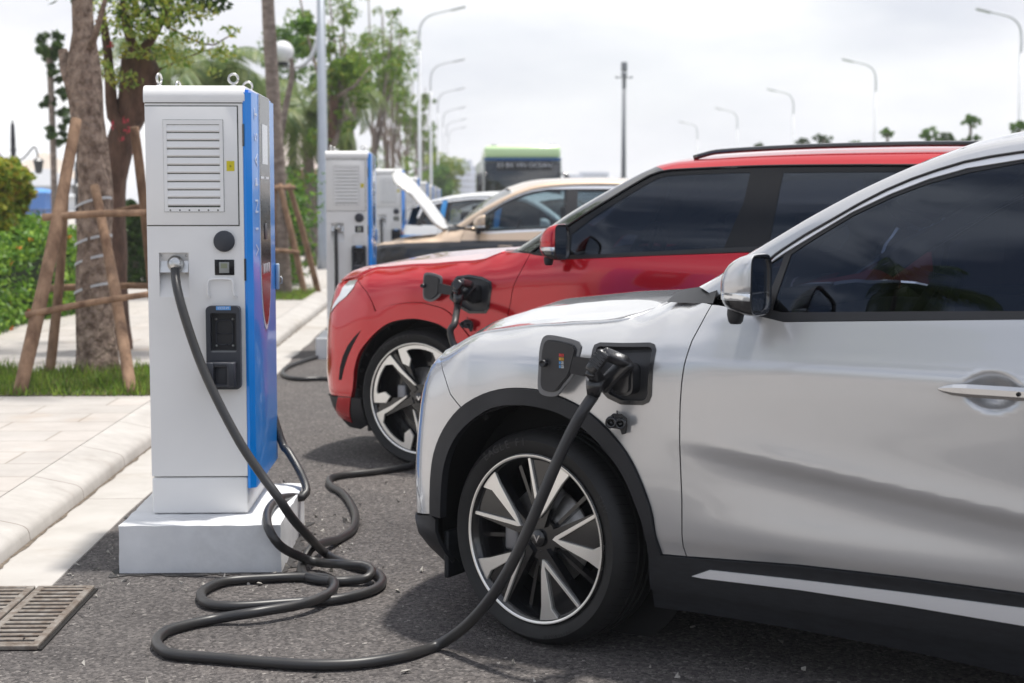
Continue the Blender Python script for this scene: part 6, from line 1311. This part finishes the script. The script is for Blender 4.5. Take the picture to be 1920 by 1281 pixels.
# palms
def palm(px, py, Y, L_, n, label, seed, trunk=True, at=None):
    p = D(px, py, Y) if at is None else np.array(at); t = empty('palm', (p[0], Y, .1)); tag(t, label, 'palm', 'palms behind the cabinets'); h = p[2] - .1; r = np.random.default_rng(seed)
    if trunk: g = MB(); rough_tube(g, [(.1, 0, 0), (.04, 0, h * .5), (0, 0, h)], [.18, .14, .12], seed, n=12, amp=.04); g.build('trunk', bark3, t)
    g = MB()
    for k in range(n):
        a = 2 * math.pi * k / n + r.uniform(-.2, .2); el = r.uniform(-.1, 1.15); ln = L_ * r.uniform(.8, 1.1); d = np.array([math.cos(a), math.sin(a), 0]); pts = []
        x = np.array([0, 0, h]); e = el
        for j in range(12): pts.append(x.copy()); x = x + (d * math.cos(e) + np.array([0, 0, math.sin(e)])) * ln / 11; e -= .17 + .015 * j
        g.tube(pts, list(np.linspace(.018, .004, 12)), 4); side = np.array([-d[1], d[0], 0])
        for j in range(2, 44):
            f_ = j / 44 * 11; i0 = min(int(f_), 10); q = pts[i0] + (pts[i0 + 1] - pts[i0]) * (f_ - i0); tg = pts[i0 + 1] - pts[i0]; tg /= np.linalg.norm(tg); ll = ln * .30 * math.sin(math.pi * (j / 44) ** .7 * .95 + .12)
            for s in (-1, 1):
                dr = side * s * .8 + tg * .55 + np.array([0, 0, -.35 - .3 * r.random()]); dr /= np.linalg.norm(dr); w = tg * .016
                o = len(g.v); m_ = q + dr * ll * .5; g.v += [tuple(q - w), tuple(m_ - w * 1.1 + (0, 0, .01)), tuple(q + dr * ll + (0, 0, -.05 * ll)), tuple(m_ + w * 1.1), tuple(q + w)]; g.f.append((o, o + 1, o + 2, o + 3, o + 4)); g.sm.append(False)
    g.build('fronds', lf_palm, t)
palm(395, 150, 33, 2.3, 22, 'feathery palm crown just above the nearest cabinet', 1); palm(310, 118, 38, 2.2, 20, 'pale feathery palm left of the lifting eyes on the nearest cabinet', 2); palm(575, 215, 36, 1.9, 24, 'drooping palm crown between the slender trunk and the silver pole', 3); palm(478, 165, 42, 2.2, 20, 'palm crown behind the slender grey trunk', 4)
palm(-200, -150, 13.0, 1.75, 18, 'palm with frond tips hanging in at the top left corner', 5); palm(640, 170, 48, 2.0, 20, 'brown-trunked palm behind the second charging cabinet', 6)
palm(0, 0, -.3, 2.3, 20, 'palm standing behind the viewer, its fronds mirrored in the side window of the silver car', 8, at=(-6.6, -.9, 6.9))
# hedge with blossoms
def hedge(pts, w, h, label, n, leaf, seed, flowers=0):
    t = empty('hedge', pts[0]); tag(t, label, 'hedge'); P = np.array(cr([np.array(p) for p in pts], .5)) - np.array(pts[0]); r = np.random.default_rng(seed)
    idx = r.integers(0, len(P) - 1, n); f = r.random((n, 1)); c = P[idx] * (1 - f) + P[idx + 1] * f; dv = P[idx + 1] - P[idx]; dv /= np.linalg.norm(dv, axis=1)[:, None]; sd = np.stack([-dv[:, 1], dv[:, 0], 0 * dv[:, 0]], 1)
    a = r.uniform(-.15, math.pi + .15, n); bump = 1 + .13 * np.sin(idx * 1.3 + np.sin(a * 3)) + .08 * r.normal(size=n); q = c + sd * (np.cos(a) * w * bump * .5)[:, None] + np.stack([0 * a, 0 * a, np.abs(np.sin(a)) ** .45 * h * bump * (1 - .0) * np.where(np.abs(np.cos(a)) > .85, r.random(n), 1)], 1)
    g = MB(); ax = r.normal(size=(n, 3)); ax /= np.linalg.norm(ax, axis=1)[:, None]; b = np.cross(ax, r.normal(size=(n, 3))); b /= np.linalg.norm(b, axis=1)[:, None]; s = leaf * r.uniform(.6, 1.35, (n, 1))
    V = np.stack([q - ax * s, q + b * s * .5, q + ax * s, q - b * s * .5], 1).reshape(-1, 3); g.v = list(map(tuple, V)); g.f = [(4 * i, 4 * i + 1, 4 * i + 2, 4 * i + 3) for i in range(n)]; g.sm = [False] * n; g.build('foliage', lf_hedge, t)
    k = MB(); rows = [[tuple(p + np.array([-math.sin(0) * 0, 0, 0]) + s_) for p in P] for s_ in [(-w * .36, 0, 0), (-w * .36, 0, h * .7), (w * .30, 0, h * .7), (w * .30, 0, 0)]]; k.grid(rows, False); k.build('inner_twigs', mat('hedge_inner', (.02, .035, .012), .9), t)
    for col, nm in (((.75, .22, .03), 'orange_flowers'), ((.75, .74, .66), 'white_flowers'), ((.6, .03, .06), 'red_flowers')):
        if flowers:
            g = MB()
            for _ in range(flowers): i = r.integers(0, n); leaves(g, q[i] + (0, -.04, .02), .03, 8, .025, int(i))
            g.build(nm, mat(nm, col, .5), t)
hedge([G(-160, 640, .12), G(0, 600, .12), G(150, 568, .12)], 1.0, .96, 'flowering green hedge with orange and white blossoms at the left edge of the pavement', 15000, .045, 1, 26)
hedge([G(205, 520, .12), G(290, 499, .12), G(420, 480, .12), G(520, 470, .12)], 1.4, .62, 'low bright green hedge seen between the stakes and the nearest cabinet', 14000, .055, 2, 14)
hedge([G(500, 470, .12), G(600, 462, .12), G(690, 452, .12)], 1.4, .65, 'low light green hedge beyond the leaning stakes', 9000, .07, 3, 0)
# verge under the distant young trees
vg = MB(); vg.add([(8, 58, .01), (40, 58, .01), (40, 170, .01), (8, 170, .01)], [(0, 1, 2, 3)]); tag(vg.build('grass_verge', mat('verge', (.09, .14, .035), .9, vary=.5, vscale=1.5)), kind='structure')
# grass in the tree pits
grass_m = leaf_mat('grass_blades', [(.07, .16, .015), (.18, .32, .03), (.34, .46, .06), (.05, .11, .012), (.30, .27, .09)], .4); soil = mat('soil', (.09, .075, .045), .95, vary=.4, vscale=20)
for j, (x0, x1, y0, y1, n) in enumerate(((-4.3, -2.20, 11.32, 12.95, 15000), (-3.4, -2.20, 22.2, 24.2, 6000), (-3.4, -2.2, 33.6, 35.4, 2500))):
    s = MB(); s.add([(x0, y0, .124), (x1, y0, .124), (x1, y1, .124), (x0, y1, .124)], [(0, 1, 2, 3)]); so = rowobj(s, 'soil', soil); tag(so, kind='structure')
    r = np.random.default_rng(j); P = np.stack([r.uniform(x0, x1, n), r.uniform(y0, y1, n), np.full(n, .12)], 1); hh = r.uniform(.02, .11, n) ** 1.2 * 1.5 * (1 + .6 * np.sin(P[:, 0] * 9) * np.cos(P[:, 1] * 7 + P[:, 0] * 3)) * (r.random(n) > .25 * (1 + np.sin(P[:, 0] * 4 + 1))); d = r.normal(size=(n, 2)) * .035; w = r.normal(size=(n, 2)); w /= np.linalg.norm(w, axis=1)[:, None]; w *= .006
    A = P.copy(); A[:, :2] -= w; B = P.copy(); B[:, :2] += w; C_ = P.copy(); C_[:, :2] += d; C_[:, 2] += hh; g = MB(); g.v = list(map(tuple, np.stack([A, B, C_], 1).reshape(-1, 3))); g.f = [(3 * i, 3 * i + 1, 3 * i + 2) for i in range(n)]; g.sm = [False] * n
    tag(rowobj(g, 'grass', grass_m), kind='stuff')
# ================================================================== FAR BACKGROUND
hill = MB(); hx, hy = np.meshgrid(np.linspace(-1, 1, 40), np.linspace(-1, 1, 16)); hz_ = 12.6 * np.clip(1 - np.abs(hx) ** 1.6, 0, 1) * np.clip(1 - hy ** 2, 0, 1) * (1 + .07 * np.sin(hx * 13) + .05 * np.sin(hx * 29 + hy * 7)); hill.grid(np.stack([-117 + hx * 17, 400 + hy * 30, hz_ - .2], -1), True); tag(hill.build('hill', mat('sand_hill', (.50, .42, .34), .95, vary=.2, vscale=.1)), kind='structure')
def building(name, label, cat, x, y, w, d, h, col, roof=None, rz=0., wins=0, grp=None):
    t = empty(name, (x, y, 0), rz); tag(t, label, cat, grp); g = MB(); g.box((0, 0, h / 2), (w, d, h)); g.build('wall', mat('wall_%s_%.0f' % (name, x), col, .8, vary=.08, vscale=.5), t)
    if roof: g = MB(); rh = roof[1]; e = .6; g.add([(-w / 2 - e, -d / 2 - e, h), (w / 2 + e, -d / 2 - e, h), (w / 2 + e, d / 2 + e, h), (-w / 2 - e, d / 2 + e, h), (-w * .08, 0, h + rh), (w * .08, 0, h + rh)], [(0, 1, 5, 4), (1, 2, 5), (2, 3, 4, 5), (3, 0, 4), (3, 2, 1, 0)]); g.build('roof', mat('roof_%s_%.0f' % (name, x), roof[0], .7), t)
    if wins:
        fl = max(1, int(h / 3.5)); 
        for k in range(fl): g = MB(); g.box((0, -d / 2 - .03, 1.8 + k * 3.5), (w * .88, .06, 1.3)); g.build('window_band', mat('far_window', (.16, .19, .22), .2), t)
    return t
building('pavilion', 'pale pavilion with pinkish hipped roof between the slender trunk and silver pole', 'pavilion', -9.3, 70, 2.6, 2.6, 2.8, (.50, .36, .22), ((.50, .42, .38), 1.9))
building('warehouse', 'low grey gabled warehouse below the sand hill at the far left', 'warehouse', -64, 220, 9, 10, 3.4, (.42, .43, .45), ((.34, .35, .37), 2.4)); building('warehouse', 'blue shed in front of the grey warehouse at the far left', 'shed', -44, 150, 2.0, 4, 2.2, (.02, .16, .50), ((.05, .25, .6), .4)); building('warehouse', 'long low white shed behind the lantern posts at the far left', 'shed', -62, 210, 12, 6, 2.0, (.6, .62, .63), ((.5, .52, .54), .6))
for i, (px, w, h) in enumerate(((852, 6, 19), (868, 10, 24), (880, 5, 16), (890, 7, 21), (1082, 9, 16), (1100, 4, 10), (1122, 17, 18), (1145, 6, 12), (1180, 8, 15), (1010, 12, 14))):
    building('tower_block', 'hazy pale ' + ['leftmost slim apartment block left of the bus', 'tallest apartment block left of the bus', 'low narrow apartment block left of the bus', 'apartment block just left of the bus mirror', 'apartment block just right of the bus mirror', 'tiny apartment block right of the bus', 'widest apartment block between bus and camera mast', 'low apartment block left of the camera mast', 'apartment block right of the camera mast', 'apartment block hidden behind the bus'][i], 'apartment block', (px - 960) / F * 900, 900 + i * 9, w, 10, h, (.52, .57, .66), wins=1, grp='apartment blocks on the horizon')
# railing left
rl = empty('railing', D(98, 400, 60)); rl.location.z = .12; tag(rl, 'dark metal railing beyond the hedge at the left', 'railing'); 
for k in range(9): g = MB(); g.tube([(-2.4 + k * .35, 0, 0), (-2.4 + k * .35, 0, 1.0)], .035, 6); g.build('post', iron, rl)
g = MB(); g.tube([(-2.6, 0, 1.0), (.6, 0, 1.0)], .03, 6); g.tube([(-2.6, 0, .5), (.6, 0, .5)], .025, 6); g.build('rail', iron, rl)

# loose grit and fallen leaves, fresh tar round the plinth
r = np.random.default_rng(5); g = MB(); n = 520
for i in range(n):
    if i < 220: q = RW(XC + r.uniform(-.42, .62), YF + r.uniform(-.55, .95))
    elif i < 330: q = RW(-1.60 + abs(r.normal()) * .12, r.uniform(5.0, 12))
    else: q = RW(r.uniform(-1.4, 1.2), r.uniform(4.8, 9.5))
    s = r.uniform(.0025, .008); v = (r.normal(size=(6, 3)) * s) + q + (0, 0, s * .7); g.add(v, [(0, 1, 2), (0, 2, 3), (1, 3, 4), (2, 4, 5), (0, 4, 5), (1, 2, 5)])
tag(g.build('gravel', mat('grit', (.36, .34, .31), .8)), kind='stuff')
g = MB(); o0 = []; o1 = []
rect = [(-.29, -.24), (.36, -.24), (.36, .73), (-.29, .73)]; dn = densify(rect, .03)
for k, (x, y) in enumerate(dn):
    cx, cy = .035, .245; d = np.array([x - cx, y - cy]); d /= np.linalg.norm(d); e = .035 + .018 * math.sin(k * 1.9) + .016 * math.sin(k * .7 + 1) + r.uniform(0, .02); o0.append((x, y, .004)); o1.append((x + d[0] * e, y + d[1] * e, .0035))
g.grid([o0, o1], True, closev=True, flip=False); tar = g.build('tar_edge', mat('fresh_tar', (.035, .033, .033), .75, vary=.5, vscale=60, bump=1., bscale=130, bdist=.008)); tar.location = RW(XC, YF, 0); tar.rotation_euler = (0, 0, -ROWA); tag(tar, kind='structure')
# ------------------------------------------------------------------ thin haze over the whole place
hz_box = MB(); hz_box.box((0, 480, 19.5), (1300, 1100, 41)); hb_ = hz_box.build('haze', None) if False else None
me = bpy.data.meshes.new('haze'); me.from_pydata(hz_box.v, [], hz_box.f); hm = bpy.data.materials.new('haze_air'); hm.use_nodes = True; hn = hm.node_tree; hn.nodes.clear()
ho_ = hn.nodes.new('ShaderNodeOutputMaterial'); pv = hn.nodes.new('ShaderNodeVolumePrincipled'); pv.inputs['Density'].default_value = .0006; pv.inputs['Color'].default_value = (.93, .95, 1., 1); pv.inputs['Anisotropy'].default_value = 0.0; SC.cycles.volume_bounces = 3
hn.links.new(pv.outputs[0], ho_.inputs['Volume']); me.materials.append(hm); hob = bpy.data.objects.new('haze', me); COL.objects.link(hob); tag(hob, kind='stuff')
